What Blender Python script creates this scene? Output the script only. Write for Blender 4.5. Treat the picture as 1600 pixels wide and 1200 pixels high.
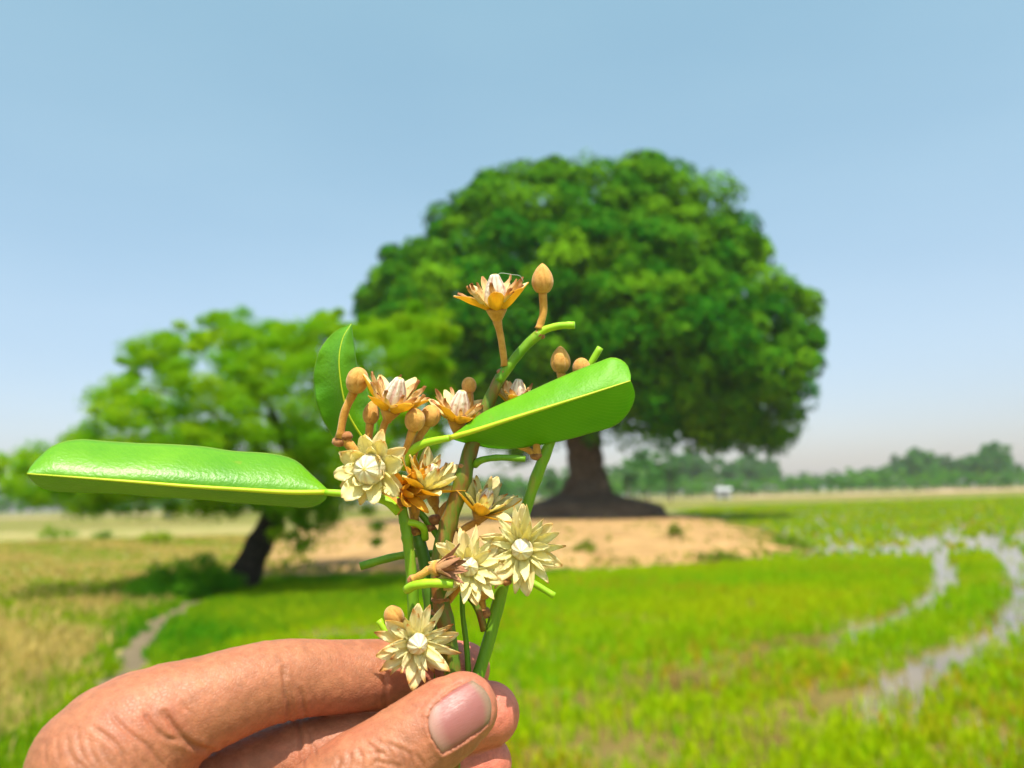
import bpy, math, random
import numpy as np
from mathutils import Vector, Matrix, noise as mnoise

for o in list(bpy.data.objects):
    bpy.data.objects.remove(o, do_unlink=True)
SC = bpy.context.scene
COL = SC.collection
R = math.radians
rng = np.random.default_rng(11)
random.seed(5)

# ------------------------------------------------------------------ camera
FPX = 1232.0                      # focal length in photograph pixels (1600 wide)
CAM = np.array([0.0, 0.0, 1.5])
PITCH, ROLL = math.atan(177 / FPX), math.atan(45 / 1600)
FWD = np.array([0, math.cos(PITCH), math.sin(PITCH)])
_r0 = np.array([1.0, 0, 0]); _u0 = np.array([0, -math.sin(PITCH), math.cos(PITCH)])
RGT = math.cos(ROLL) * _r0 - math.sin(ROLL) * _u0
UPV = math.sin(ROLL) * _r0 + math.cos(ROLL) * _u0
cd = bpy.data.cameras.new('camera')
cd.sensor_width = 36.0
cd.lens = 36.0 * FPX / 1600
cd.clip_start, cd.clip_end = 0.01, 6000
cd.dof.use_dof = True
cd.dof.focus_distance = 0.236
cd.dof.aperture_fstop = 11.0
cam = bpy.data.objects.new('camera', cd); COL.objects.link(cam)
cam.matrix_world = Matrix(((RGT[0], UPV[0], -FWD[0], CAM[0]), (RGT[1], UPV[1], -FWD[1], CAM[1]),
                           (RGT[2], UPV[2], -FWD[2], CAM[2]), (0, 0, 0, 1)))
SC.camera = cam

# ------------------------------------------------------------------ light
SUN_EL, SUN_AZ = R(64), R(170)      # azimuth clockwise from +Y: the sun stands behind the camera, a touch to the right
world = bpy.data.worlds.new('World'); SC.world = world
world.use_nodes = True
wn = world.node_tree; wn.nodes.clear()
wo = wn.nodes.new('ShaderNodeOutputWorld'); wb = wn.nodes.new('ShaderNodeBackground')
sky = wn.nodes.new('ShaderNodeTexSky'); sky.sky_type = 'NISHITA'
sky.sun_disc = False; sky.sun_elevation = SUN_EL; sky.sun_rotation = SUN_AZ
sky.air_density = 1.0; sky.dust_density = 1.2; sky.ozone_density = 1.6
wb.inputs['Strength'].default_value = 0.15
wtc = wn.nodes.new('ShaderNodeTexCoord'); wsx = wn.nodes.new('ShaderNodeSeparateXYZ'); wrp = wn.nodes.new('ShaderNodeValToRGB')
wmx = wn.nodes.new('ShaderNodeMix'); wmx.data_type = 'RGBA'; wmx.blend_type = 'MULTIPLY'; wmx.inputs[0].default_value = 1
wn.links.new(wtc.outputs['Generated'], wsx.inputs[0]); wn.links.new(wsx.outputs['Z'], wrp.inputs[0])
wrp.color_ramp.elements[0].position = 0.0; wrp.color_ramp.elements[0].color = (0.60, 0.53, 0.61, 1)     # dusty lavender air low down
_e = wrp.color_ramp.elements.new(0.22); _e.color = (0.99, 0.92, 0.80, 1)
wrp.color_ramp.elements[-1].position = 0.6; wrp.color_ramp.elements[-1].color = (1.42, 1.52, 1.10, 1)    # cyan blue higher up
wn.links.new(sky.outputs[0], wmx.inputs[6]); wn.links.new(wrp.outputs[0], wmx.inputs[7])
wnz = wn.nodes.new('ShaderNodeTexNoise'); wnz.inputs['Scale'].default_value = 1.6; wnz.inputs['Detail'].default_value = 3
wmp = wn.nodes.new('ShaderNodeMapping'); wmp.inputs['Scale'].default_value = (1, 1, 3)                      # thin uneven haze
wn.links.new(wtc.outputs['Generated'], wmp.inputs[0]); wn.links.new(wmp.outputs[0], wnz.inputs['Vector'])
wr2 = wn.nodes.new('ShaderNodeValToRGB'); wr2.color_ramp.elements[0].position = 0.3; wr2.color_ramp.elements[0].color = (0.93, 0.95, 0.97, 1)
wr2.color_ramp.elements[1].position = 0.7; wr2.color_ramp.elements[1].color = (1.06, 1.04, 1.02, 1); wn.links.new(wnz.outputs['Fac'], wr2.inputs[0])
wm2 = wn.nodes.new('ShaderNodeMix'); wm2.data_type = 'RGBA'; wm2.blend_type = 'MULTIPLY'; wm2.inputs[0].default_value = 1
wn.links.new(wmx.outputs[2], wm2.inputs[6]); wn.links.new(wr2.outputs[0], wm2.inputs[7])
wn.links.new(wm2.outputs[2], wb.inputs['Color']); wn.links.new(wb.outputs[0], wo.inputs['Surface'])
sd = bpy.data.lights.new('sun', 'SUN'); sd.energy = 5.0; sd.angle = R(0.5); sd.color = (1.0, 0.935, 0.82)
sun = bpy.data.objects.new('sun', sd); COL.objects.link(sun)
_sv = Vector((math.sin(SUN_AZ) * math.cos(SUN_EL), math.cos(SUN_AZ) * math.cos(SUN_EL), math.sin(SUN_EL)))
sun.rotation_euler = _sv.to_track_quat('Z', 'Y').to_euler()
sun.location = (0, -20, 40)
SC.view_settings.view_transform = 'Standard'; SC.view_settings.look = 'None'
SC.view_settings.gamma = 1.0; SC.view_settings.use_curve_mapping = False
SC.view_settings.exposure = 0.6
SC.cycles.max_bounces = 6; SC.cycles.diffuse_bounces = 3; SC.cycles.glossy_bounces = 3
SC.cycles.transmission_bounces = 4; SC.cycles.transparent_max_bounces = 6; SC.cycles.volume_bounces = 1
SC.cycles.use_denoising = True

# ------------------------------------------------------------------ helpers: points
def P(px, py, d=0.0):
    """photograph pixel at depth d metres along the lens axis -> world point"""
    return CAM + RGT * ((px - 800) / FPX * d) + UPV * ((600 - py) / FPX * d) + FWD * d

def ray(px, py):
    return RGT * ((px - 800) / FPX) + UPV * ((600 - py) / FPX) + FWD

def W(px, py, Y):
    r = ray(px, py); return CAM + r * (Y / r[1])

def G(px, py, z=0.0):
    r = ray(px, py); return CAM + r * ((z - CAM[2]) / r[2])

def cdir(x, y, z):
    """direction given as right, up, towards the lens"""
    v = RGT * x + UPV * y - FWD * z
    return v / np.linalg.norm(v)

def crom(pts, n):
    """Catmull-Rom resample, n points, arc-length even"""
    p = np.asarray(pts, float)
    if len(p) == 2:
        t = np.linspace(0, 1, n)[:, None]; return p[0] * (1 - t) + p[1] * t
    q = np.vstack([2 * p[0] - p[1], p, 2 * p[-1] - p[-2]])
    out = []
    for i in range(len(p) - 1):
        a, b, c, d = q[i], q[i + 1], q[i + 2], q[i + 3]
        t = np.linspace(0, 1, 16, endpoint=False)[:, None]
        out.append(0.5 * (2 * b + (c - a) * t + (2 * a - 5 * b + 4 * c - d) * t**2 + (3 * b - a - 3 * c + d) * t**3))
    out.append(p[-1:]); s = np.vstack(out)
    L = np.r_[0, np.cumsum(np.linalg.norm(np.diff(s[:, :2], axis=0), axis=1))]
    if L[-1] < 1e-9: L = np.linspace(0, 1, len(s))
    u = np.linspace(0, L[-1], n)
    return np.stack([np.interp(u, L, s[:, k]) for k in range(s.shape[1])], 1)

def unit(v):
    return v / np.maximum(np.linalg.norm(v, axis=-1, keepdims=True), 1e-12)

def vnoise(p, scale, seed=0.0):
    """cheap smooth noise for arrays of points: sum of sines"""
    p = np.asarray(p) * scale + seed
    x, y = p[..., 0], p[..., 1]; z = p[..., 2] if p.shape[-1] > 2 else 0
    return (np.sin(x * 1.7 + 1.3 * np.sin(y * 1.1 + z)) + np.sin(y * 2.3 + 1.7 * np.sin(z * 1.9 + x * .7))
            + np.sin((x + y) * 1.31 + z * 2.1 + seed)) / 3

# ------------------------------------------------------------------ helpers: objects
def mesh_np(name, verts, faces, mats=(), smooth=True, uv=None, attrs=None):
    """faces: list of int arrays (n,3) or (n,4)"""
    me = bpy.data.meshes.new(name)
    verts = np.asarray(verts, np.float32)
    fs = [np.asarray(f, np.int32) for f in faces if len(f)]
    loops = np.concatenate([f.ravel() for f in fs]) if fs else np.zeros(0, np.int32)
    tot = np.concatenate([np.full(len(f), f.shape[1], np.int32) for f in fs]) if fs else np.zeros(0, np.int32)
    me.vertices.add(len(verts)); me.vertices.foreach_set('co', verts.ravel())
    me.loops.add(len(loops)); me.loops.foreach_set('vertex_index', loops)
    me.polygons.add(len(tot))
    me.polygons.foreach_set('loop_start', np.r_[0, np.cumsum(tot)[:-1]].astype(np.int32))
    me.polygons.foreach_set('loop_total', tot)
    me.polygons.foreach_set('use_smooth', np.full(len(tot), smooth))
    if uv is not None:
        l = me.uv_layers.new(name='UVMap'); l.data.foreach_set('uv', np.asarray(uv, np.float32)[loops].ravel())
    for k, a in (attrs or {}).items():
        a = np.asarray(a, np.float32)
        if a.ndim == 1:
            at = me.attributes.new(k, 'FLOAT', 'POINT'); at.data.foreach_set('value', a)
        else:
            at = me.attributes.new(k, 'FLOAT_COLOR', 'POINT')
            at.data.foreach_set('color', np.c_[a, np.ones(len(a), np.float32)].ravel())
    me.update(calc_edges=True); me.validate()
    for m in (mats if isinstance(mats, (list, tuple)) else [mats]): me.materials.append(m)
    return me

def obj(name, me, parent=None, loc=None):
    o = bpy.data.objects.new(name, me); COL.objects.link(o)
    if loc is not None: o.location = Vector(loc)
    if parent is not None: o.parent = parent
    return o

def tag(o, label=None, cat=None, group=None, kind=None):
    for k, v in (('label', label), ('category', cat), ('group', group), ('kind', kind)):
        if v: o[k] = v
    return o

def thing(name, loc, label, cat, group=None):
    return tag(obj(name, None, loc=loc), label, cat, group)

def tube_arrays(pts, rad, n=10, cap=True, wob=0.0, seed=0):
    pts = np.asarray(pts, float); m = len(pts); rad = np.broadcast_to(np.asarray(rad, float), (m,))
    t = unit(np.gradient(pts, axis=0))
    a = np.array([0.123, 0.456, 0.88]); N = []
    nrm = unit(np.cross(t[0], a))
    for i in range(m):
        nrm = unit(nrm - t[i] * np.dot(nrm, t[i])); N.append(nrm)
    N = np.array(N); B = np.cross(t, N)
    an = np.linspace(0, 2 * np.pi, n, endpoint=False)
    rr = rad[:, None] * np.ones(n)
    if wob: 
        ii, jj = np.meshgrid(np.arange(m), np.arange(n), indexing='ij')
        rr = rr * (1 + wob * np.sin(ii * 1.3 + seed + 2 * np.sin(jj * 2 * np.pi / n * 2 + seed)) )
    V = pts[:, None] + rr[..., None] * (np.cos(an)[None, :, None] * N[:, None] + np.sin(an)[None, :, None] * B[:, None])
    V = V.reshape(-1, 3)
    i, j = np.meshgrid(np.arange(m - 1), np.arange(n), indexing='ij')
    q = np.stack([i * n + j, i * n + (j + 1) % n, (i + 1) * n + (j + 1) % n, (i + 1) * n + j], -1).reshape(-1, 4)
    tl = np.repeat(np.linspace(0, 1, m), n)
    uv = np.stack([np.tile(np.arange(n) / n, m), tl], 1)
    tri = np.zeros((0, 3), int)
    if cap:
        k = len(V); V = np.vstack([V, pts[0] , pts[-1]])
        uv = np.vstack([uv, [[.5, 0]], [[.5, 1]]])
        j = np.arange(n)
        tri = np.vstack([np.stack([np.full(n, k), (j + 1) % n, j], 1),
                         np.stack([np.full(n, k + 1), (m - 1) * n + j, (m - 1) * n + (j + 1) % n], 1)])
    return V, q, tri, uv

def merge(parts):
    """parts: list of (V, q, tri, uv)"""
    V, Q, T, U, k = [], [], [], [], 0
    for v, q, t, u in parts:
        V.append(v); Q.append(q + k); T.append(t + k); U.append(u); k += len(v)
    return np.vstack(V), np.vstack(Q), np.vstack(T), np.vstack(U)

# ------------------------------------------------------------------ helpers: materials
class NT:
    def __init__(s, name):
        s.m = bpy.data.materials.new(name); s.m.use_nodes = True
        s.t = s.m.node_tree; s.t.nodes.clear()
        s.out = s.n('ShaderNodeOutputMaterial')
    def n(s, typ, **kw):
        nd = s.t.nodes.new(typ)
        for k, v in kw.items():
            if k in nd.inputs.keys(): s.set(nd, k, v)
            else: setattr(nd, k, v)
        return nd
    def set(s, nd, k, v):
        if isinstance(v, bpy.types.NodeSocket): s.t.links.new(v, nd.inputs[k])
        else: nd.inputs[k].default_value = v
    def ramp(s, fac, stops, interp='LINEAR'):
        nd = s.n('ShaderNodeValToRGB'); s.t.links.new(fac, nd.inputs[0])
        cr = nd.color_ramp; cr.interpolation = interp
        while len(cr.elements) < len(stops): cr.elements.new(0.5)
        for e, (p, c) in zip(cr.elements, stops):
            e.position = p; e.color = (c[0], c[1], c[2], 1) if not isinstance(c, (int, float)) else (c, c, c, 1)
        return nd.outputs[0]
    def noise(s, vec, scale, detail=4, rough=0.55, dist=0.0):
        nd = s.n('ShaderNodeTexNoise', Scale=scale, Detail=detail, Roughness=rough, Distortion=dist)
        if vec is not None: s.t.links.new(vec, nd.inputs['Vector'])
        return nd.outputs['Fac']
    def mix(s, fac, a, b, blend='MIX'):
        nd = s.n('ShaderNodeMix', data_type='RGBA', blend_type=blend)
        for i, v in ((0, fac), (6, a), (7, b)):
            if isinstance(v, bpy.types.NodeSocket): s.t.links.new(v, nd.inputs[i])
            else: nd.inputs[i].default_value = v if isinstance(v, (int, float)) else (v[0], v[1], v[2], 1)
        return nd.outputs[2]
    def bump(s, h, strength, dist, normal=None):
        nd = s.n('ShaderNodeBump', Strength=strength, Distance=dist); s.t.links.new(h, nd.inputs['Height'])
        if normal is not None: s.t.links.new(normal, nd.inputs['Normal'])
        return nd.outputs[0]
    def math(s, op, a, b=None):
        nd = s.n('ShaderNodeMath', operation=op)
        for i, v in ((0, a), (1, b)):
            if v is None: continue
            if isinstance(v, bpy.types.NodeSocket): s.t.links.new(v, nd.inputs[i])
            else: nd.inputs[i].default_value = v
        return nd.outputs[0]
    def end(s, sh):
        s.t.links.new(sh, s.out.inputs['Surface']); return s.m
    def principled(s, col, rough=0.5, normal=None, **kw):
        p = s.n('ShaderNodeBsdfPrincipled')
        s.set(p, 'Base Color', col if isinstance(col, bpy.types.NodeSocket) else (*col, 1))
        s.set(p, 'Roughness', rough)
        if normal is not None: s.set(p, 'Normal', normal)
        for k, v in kw.items(): s.set(p, k.replace('_', ' '), v)
        return p.outputs[0]
    def translucent(s, base, col, fac, normal=None):
        t = s.n('ShaderNodeBsdfTranslucent'); s.set(t, 'Color', col if isinstance(col, bpy.types.NodeSocket) else (*col, 1))
        if normal is not None: s.set(t, 'Normal', normal)
        mx = s.n('ShaderNodeMixShader'); mx.inputs[0].default_value = fac
        s.t.links.new(base, mx.inputs[1]); s.t.links.new(t.outputs[0], mx.inputs[2])
        return mx.outputs[0]
    def objco(s): return s.n('ShaderNodeTexCoord').outputs['Object']
    def uv(s): return s.n('ShaderNodeTexCoord').outputs['UV']
    def attr(s, name): return s.n('ShaderNodeAttribute', attribute_name=name)

def foliage_mat(name, trans=0.3, rough=0.5, spec=0.3, sat_t=1.0):
    k = NT(name); a = k.attr('tint').outputs['Color']
    b = k.principled(a, rough, Specular_IOR_Level=spec)
    tc = k.mix(1.0, a, (1.5 * sat_t, 1.5, 0.6), 'MULTIPLY')
    return k.end(k.translucent(b, tc, trans))

def simple_noise_mat(name, stops, scale, rough=0.9, bump=0.3, bdist=0.02, detail=6, spec=0.2, scale2=None):
    k = NT(name); co = k.n('ShaderNodeNewGeometry').outputs['Position']
    f = k.noise(co, scale, detail)
    c = k.ramp(f, stops)
    if scale2:
        f2 = k.noise(co, scale2, 5)
        c = k.mix(1.0, c, k.ramp(f2, [(0.3, 0.72), (0.7, 1.25)]), 'MULTIPLY')
    return k.end(k.principled(c, rough, k.bump(k.noise(co, scale * 6, 6), bump, bdist), Specular_IOR_Level=spec))

# ================================================================== SETTING
def sheet(name, poly, z, mat, jit=0.15, sub=14, seed=1):
    """flat irregular sheet from world xy polygon"""
    p = np.asarray(poly, float)[:, :2]; pts = []
    for a, b in zip(p, np.roll(p, -1, 0)):
        for t in np.linspace(0, 1, sub, endpoint=False): pts.append(a * (1 - t) + b * t)
    pts = np.array(pts)
    dist = np.linalg.norm(pts, axis=1)
    j = jit * np.minimum(1, dist / 12)[:, None]
    pts = pts + j * np.stack([vnoise(pts, 1.3, seed) + .5 * vnoise(pts, 4.1, seed + 2), vnoise(pts, 1.1, seed + 7) + .5 * vnoise(pts, 3.7, seed + 9)], 1)
    import mathutils.geometry as mg
    v3 = [Vector((x, y, 0)) for x, y in pts]
    tris = mg.tessellate_polygon([v3])
    V = np.c_[pts, np.full(len(pts), z)]
    T = np.array(tris)
    # every face up
    a, b, c = V[T[:, 0]], V[T[:, 1]], V[T[:, 2]]
    up = np.cross(b - a, c - a)[:, 2]
    T[up < 0] = T[up < 0][:, ::-1]
    o = obj(name, mesh_np(name, V, [T], mat, smooth=False))
    return tag(o, kind='structure')

# --- ground to the horizon
m_ground = simple_noise_mat('ground_soil_grass', [(0.3, (0.10, 0.13, 0.02)), (0.55, (0.20, 0.20, 0.05)), (0.8, (0.30, 0.24, 0.10))], 0.35, scale2=3.0)
rad = np.r_[0.0, np.geomspace(1, 900, 60)]; na = 96
an = np.linspace(0, 2 * np.pi, na, endpoint=False)
V = np.stack([rad[:, None] * np.cos(an), rad[:, None] * np.sin(an), np.zeros((len(rad), na))], -1).reshape(-1, 3)
i, j = np.meshgrid(np.arange(len(rad) - 1), np.arange(na), indexing='ij')
Q = np.stack([i * na + j, (i + 1) * na + j, (i + 1) * na + (j + 1) % na, i * na + (j + 1) % na], -1).reshape(-1, 4)
tag(obj('ground', mesh_np('ground', V, [Q], m_ground)), kind='structure')

# --- paddy water (shows wherever the young rice stands thin)
k = NT('paddy_water')
co = k.n('ShaderNodeNewGeometry').outputs['Position']
mud = k.ramp(k.noise(co, 0.6, 5), [(0.3, (0.10, 0.055, 0.015)), (0.7, (0.22, 0.15, 0.06))])
wmat = k.end(k.principled(mud, 0.06, k.bump(k.noise(co, 9, 3), 0.06, 0.02), Specular_IOR_Level=0.9, IOR=1.33))
paddy_poly = [(-1.9, 2.0), (-2.6, 7.2), (-3.3, 8.6), (-1.6, 11.5), (1.0, 15.6), (4.2, 16.6), (7.3, 19.8), (9.2, 28),
              (11.2, 45), (13, 66), (20, 82), (60, 92), (110, 96), (110, 40), (40, 2.0)]
sheet('water', paddy_poly, 0.006, wmat, jit=0.2, seed=3)

# --- far dry field, earth bank at its edge
m_far = simple_noise_mat('far_dry_field', [(0.3, (0.12, 0.15, 0.012)), (0.6, (0.19, 0.16, 0.035)), (0.8, (0.24, 0.16, 0.07))], 0.05, scale2=0.6)
sheet('far_field', [(14, 68), (21, 84), (60, 95), (130, 100), (260, 110), (300, 215), (-200, 200), (-160, 70), (-30, 62), (-5, 66)], 0.004, m_far, jit=1.0, seed=5)

# --- dry stubble field on the path's other side
m_stub = simple_noise_mat('stubble_soil', [(0.3, (0.18, 0.19, 0.03)), (0.55, (0.28, 0.24, 0.08)), (0.8, (0.38, 0.27, 0.14))], 0.5, scale2=4.0)
stub_poly = [(-3.0, 2.5), (-3.4, 7.5), (-4.6, 11), (-5.0, 15.5), (-6.5, 18), (-10, 30), (-13, 58), (-90, 60), (-60, 20), (-20, 2.5)]
sheet('stubble_field', stub_poly, 0.005, m_stub, jit=0.3, seed=9)

# --- foot path
m_path = simple_noise_mat('path_dirt', [(0.3, (0.11, 0.085, 0.05)), (0.7, (0.19, 0.145, 0.09))], 2.5, scale2=14)
pl = crom([G(150, 1190)[:2], G(175, 1100)[:2], G(205, 1040)[:2], G(240, 985)[:2], G(300, 945)[:2], G(360, 925)[:2]], 24)
tn = unit(np.gradient(pl, axis=0)); nr = np.stack([-tn[:, 1], tn[:, 0]], 1)
wd = (0.17 + 0.06 * vnoise(pl, 2.0))[:, None]
sheet('path', np.vstack([pl + nr * wd, (pl - nr * wd)[::-1]]), 0.012, m_path, jit=0.05, sub=3)

# --- sandy bank the big tree stands on: height field
bank_poly = np.array([(-5.2, 16.2), (-2.5, 15.3), (1.3, 15.8), (4.4, 16.8), (7.2, 20), (8.9, 28), (11, 45), (10, 58), (-5, 64), (-14, 60), (-12, 40), (-7.5, 22)])
def poly_sd(pts, poly):
    """signed distance, positive inside"""
    d = np.full(len(pts), 1e9); ins = np.zeros(len(pts), bool)
    for a, b in zip(poly, np.roll(poly, -1, 0)):
        ab = b - a; t = np.clip(((pts - a) @ ab) / (ab @ ab), 0, 1)
        d = np.minimum(d, np.linalg.norm(pts - a - t[:, None] * ab, axis=1))
        c = ((a[1] > pts[:, 1]) != (b[1] > pts[:, 1]))
        with np.errstate(divide='ignore', invalid='ignore'):
            xx = (b[0] - a[0]) * (pts[:, 1] - a[1]) / (b[1] - a[1]) + a[0]
        ins ^= c & (pts[:, 0] < xx)
    return np.where(ins, d, -d)
def bank_h(p):
    p = np.asarray(p, float)[:, :2]
    s = poly_sd(p, bank_poly) + 0.5 * vnoise(p, 0.9, 4) + 0.25 * vnoise(p, 2.7, 1)
    t = np.clip(s / 1.6, -0.3, 1); e = np.where(t > 0, t * t * (3 - 2 * t), t)
    t2 = np.clip(s / 14, 0, 1)
    return np.where(s > -0.4, 0.20 * e + 0.20 * t2 + (0.02 * vnoise(p, 3.1, 2) + 0.03 * vnoise(p, .8, 6)) * np.clip(t, 0, 1), -0.08)
gx = np.arange(-31, 12.5, 0.25); gy = np.r_[np.arange(14.2, 26, 0.2), np.arange(26, 66, 0.7)]
X, Y = np.meshgrid(gx, gy, indexing='ij')
pp = np.stack([X.ravel(), Y.ravel()], 1); hh = bank_h(pp)
V = np.c_[pp, hh]; nx, ny = len(gx), len(gy)
i, j = np.meshgrid(np.arange(nx - 1), np.arange(ny - 1), indexing='ij')
Q = np.stack([i * ny + j, (i + 1) * ny + j, (i + 1) * ny + j + 1, i * ny + j + 1], -1).reshape(-1, 4)
Q = Q[(hh[Q] > -0.07).any(1)]
m_bank = simple_noise_mat('bank_sandy_soil', [(0.28, (0.25, 0.14, 0.050)), (0.5, (0.36, 0.215, 0.085)), (0.75, (0.43, 0.27, 0.115))], 0.9, bump=0.8, bdist=0.06, scale2=2.5)
tag(obj('sand_bank', mesh_np('sand_bank', V, [Q], m_bank)), kind='structure')

# --- earth bank on the far edge of the fields, pale clods on it
m_clod = simple_noise_mat('pale_earth', [(0.3, (0.28, 0.18, 0.11)), (0.7, (0.40, 0.28, 0.19))], 0.3, bump=0.4, bdist=0.1)
xs = np.linspace(-160, 300, 231); pr = [(-3.0, -0.05), (-1.2, 0.75), (0.9, 0.9), (3.0, -0.05)]
V = []
for x in xs:
    h = 0.65 + 0.35 * vnoise(np.array([[x, 0, 0]]), 0.21)[0] + 0.2 * vnoise(np.array([[x, 3, 0]]), 0.9)[0]
    h *= np.clip((x + 40) / 200, 0.35, 1.5)
    for dy, dz in pr: V.append((x, 172 + 0.12 * x * 0 + dy, max(dz * h, -0.05)))
V = np.array(V); i, j = np.meshgrid(np.arange(len(xs) - 1), np.arange(3), indexing='ij')
Q = np.stack([i * 4 + j, (i + 1) * 4 + j, (i + 1) * 4 + j + 1, i * 4 + j + 1], -1).reshape(-1, 4)
tag(obj('earth_bank', mesh_np('earth_bank', V, [Q], m_clod)), kind='structure')

# --- dark soil mound round the big tree's foot
TREE_Y = 45.0
tb = W(922, 800, TREE_Y)
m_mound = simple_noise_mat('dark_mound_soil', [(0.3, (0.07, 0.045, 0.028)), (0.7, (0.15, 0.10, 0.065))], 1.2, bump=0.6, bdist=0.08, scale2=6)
prof = [(4.25, -0.1), (4.1, 0.15), (3.8, 0.5), (3.1, 0.78), (2.3, 0.98), (1.6, 1.25), (1.15, 1.7), (0.9, 2.1)]
na = 64; a_ = np.linspace(0, 2 * np.pi, na, endpoint=False); V = []
prof = crom([(r, z, 0) for r, z in prof], 26)
for r, z, _ in prof:
    for a in a_:
        q = np.array([[math.cos(a) * r, math.sin(a) * r, z]])
        w = 1 + 0.10 * vnoise(q, 0.9)[0] + 0.05 * vnoise(q, 3.0)[0] + 0.10 * math.cos(a - 0.2) * (r / 4)
        V.append((tb[0] + q[0, 0] * w - 0.3, tb[1] + q[0, 1] * w, 0.38 + z + 0.04 * vnoise(q, 2.5)[0]))
i, j = np.meshgrid(np.arange(len(prof) - 1), np.arange(na), indexing='ij')
Q = np.stack([i * na + j, i * na + (j + 1) % na, (i + 1) * na + (j + 1) % na, (i + 1) * na + j], -1).reshape(-1, 4)
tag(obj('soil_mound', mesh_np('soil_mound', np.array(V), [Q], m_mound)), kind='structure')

# ================================================================== GRASS AND CROPS (uncountable)
def tufts(name, pos, hgt, nb, wid, cols, lean=0.45, seed=0, mat=None, zoff=None):
    """joined blades: each a bent strip (quad + triangle)"""
    g = np.random.default_rng(seed); n = len(pos)
    base = np.repeat(pos, nb, 0); H = np.repeat(hgt, nb) * g.uniform(0.55, 1.1, n * nb)
    az = g.uniform(0, 2 * np.pi, n * nb); ln = lean * g.uniform(0.15, 1.0, n * nb)
    wd = np.repeat(np.broadcast_to(wid, (n,)), nb) * g.uniform(0.7, 1.2, n * nb)
    sp = np.repeat(hgt, nb)[:, None] * 0.22 * g.normal(size=(n * nb, 2))
    b = base + np.c_[sp, np.zeros(n * nb)]
    d = np.stack([np.cos(az), np.sin(az), np.zeros_like(az)], 1)
    fa = g.uniform(0, 2 * np.pi, n * nb); s = np.stack([np.cos(fa), np.sin(fa), np.zeros_like(fa)], 1) * wd[:, None] * 0.5
    mid = b + d * (H * ln * 0.35)[:, None] + np.array([0, 0, 1]) * (H * 0.6)[:, None]
    tip = b + d * (H * ln)[:, None] + np.array([0, 0, 1]) * (H * (1 - 0.25 * ln))[:, None]
    V = np.stack([b - s, b + s, mid + s * .9, mid - s * .9, tip], 1).reshape(-1, 3)
    k0 = np.arange(n * nb)[:, None] * 5
    Q = k0 + np.array([[0, 1, 2, 3]]); T = k0 + np.array([[3, 2, 4]])
    c = np.repeat(cols, nb, 0) * g.uniform(0.8, 1.2, (n * nb, 1)); c = np.repeat(c, 5, 0)
    o = obj(name, mesh_np(name, V, [Q, T], mat or M_GRASS, smooth=False, attrs={'tint': c}))
    return tag(o, kind='stuff')
M_GRASS = foliage_mat('grass_blades', trans=0.38, rough=0.7, spec=0.03)

def scatter(poly, n, ymin, ymax, xlo=-0.75, xhi=0.75, power=1.0, seed=0):
    """random ground points inside the lens' wider field of view, denser close by"""
    g = np.random.default_rng(seed); u = g.random(n)
    e = power
    Yd = (ymin**e + u * (ymax**e - ymin**e))**(1 / e) if e else ymin * (ymax / ymin)**u
    Xd = g.uniform(xlo, xhi, n) * Yd + g.normal(0, 0.4, n)
    p = np.stack([Xd, Yd], 1)
    return p[poly_sd(p, np.array(poly)) > 0] if poly is not None else p

def polyline_d(p, line):
    d = np.full(len(p), 1e9)
    for a, b in zip(line[:-1], line[1:]):
        ab = b - a; t = np.clip(((p - a) @ ab) / (ab @ ab), 0, 1)
        d = np.minimum(d, np.linalg.norm(p - a - t[:, None] * ab, axis=1))
    return d
# wheel-track channels where the water lies open
trackA = crom([G(1438, 842)[:2], G(1462, 870)[:2], G(1478, 893)[:2], G(1468, 925)[:2], G(1415, 958)[:2], G(1340, 985)[:2], G(1270, 1010)[:2]], 50)
trackB = crom([G(1530, 845)[:2], G(1580, 872)[:2], G(1604, 915)[:2], G(1590, 960)[:2], G(1530, 1010)[:2], G(1450, 1045)[:2], G(1380, 1080)[:2], G(1290, 1110)[:2]], 50)
trackC = crom([G(1275, 858)[:2], G(1340, 857)[:2], G(1400, 856)[:2]], 12)
trackD = crom([G(1510, 842)[:2], G(1570, 840)[:2], G(1650, 838)[:2]], 12)
trackE = crom([G(1215, 1005)[:2], G(1240, 1000)[:2]], 4)
trackF = crom([G(480, 992)[:2], G(540, 990)[:2], G(600, 985)[:2]], 8)
mudA = crom([G(830, 1110)[:2], G(1000, 1080)[:2], G(1130, 1040)[:2], G(1230, 1010)[:2]], 20)
mudB = crom([G(1000, 1190)[:2], G(1130, 1150)[:2], G(1240, 1120)[:2], G(1290, 1110)[:2]], 20)

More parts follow.
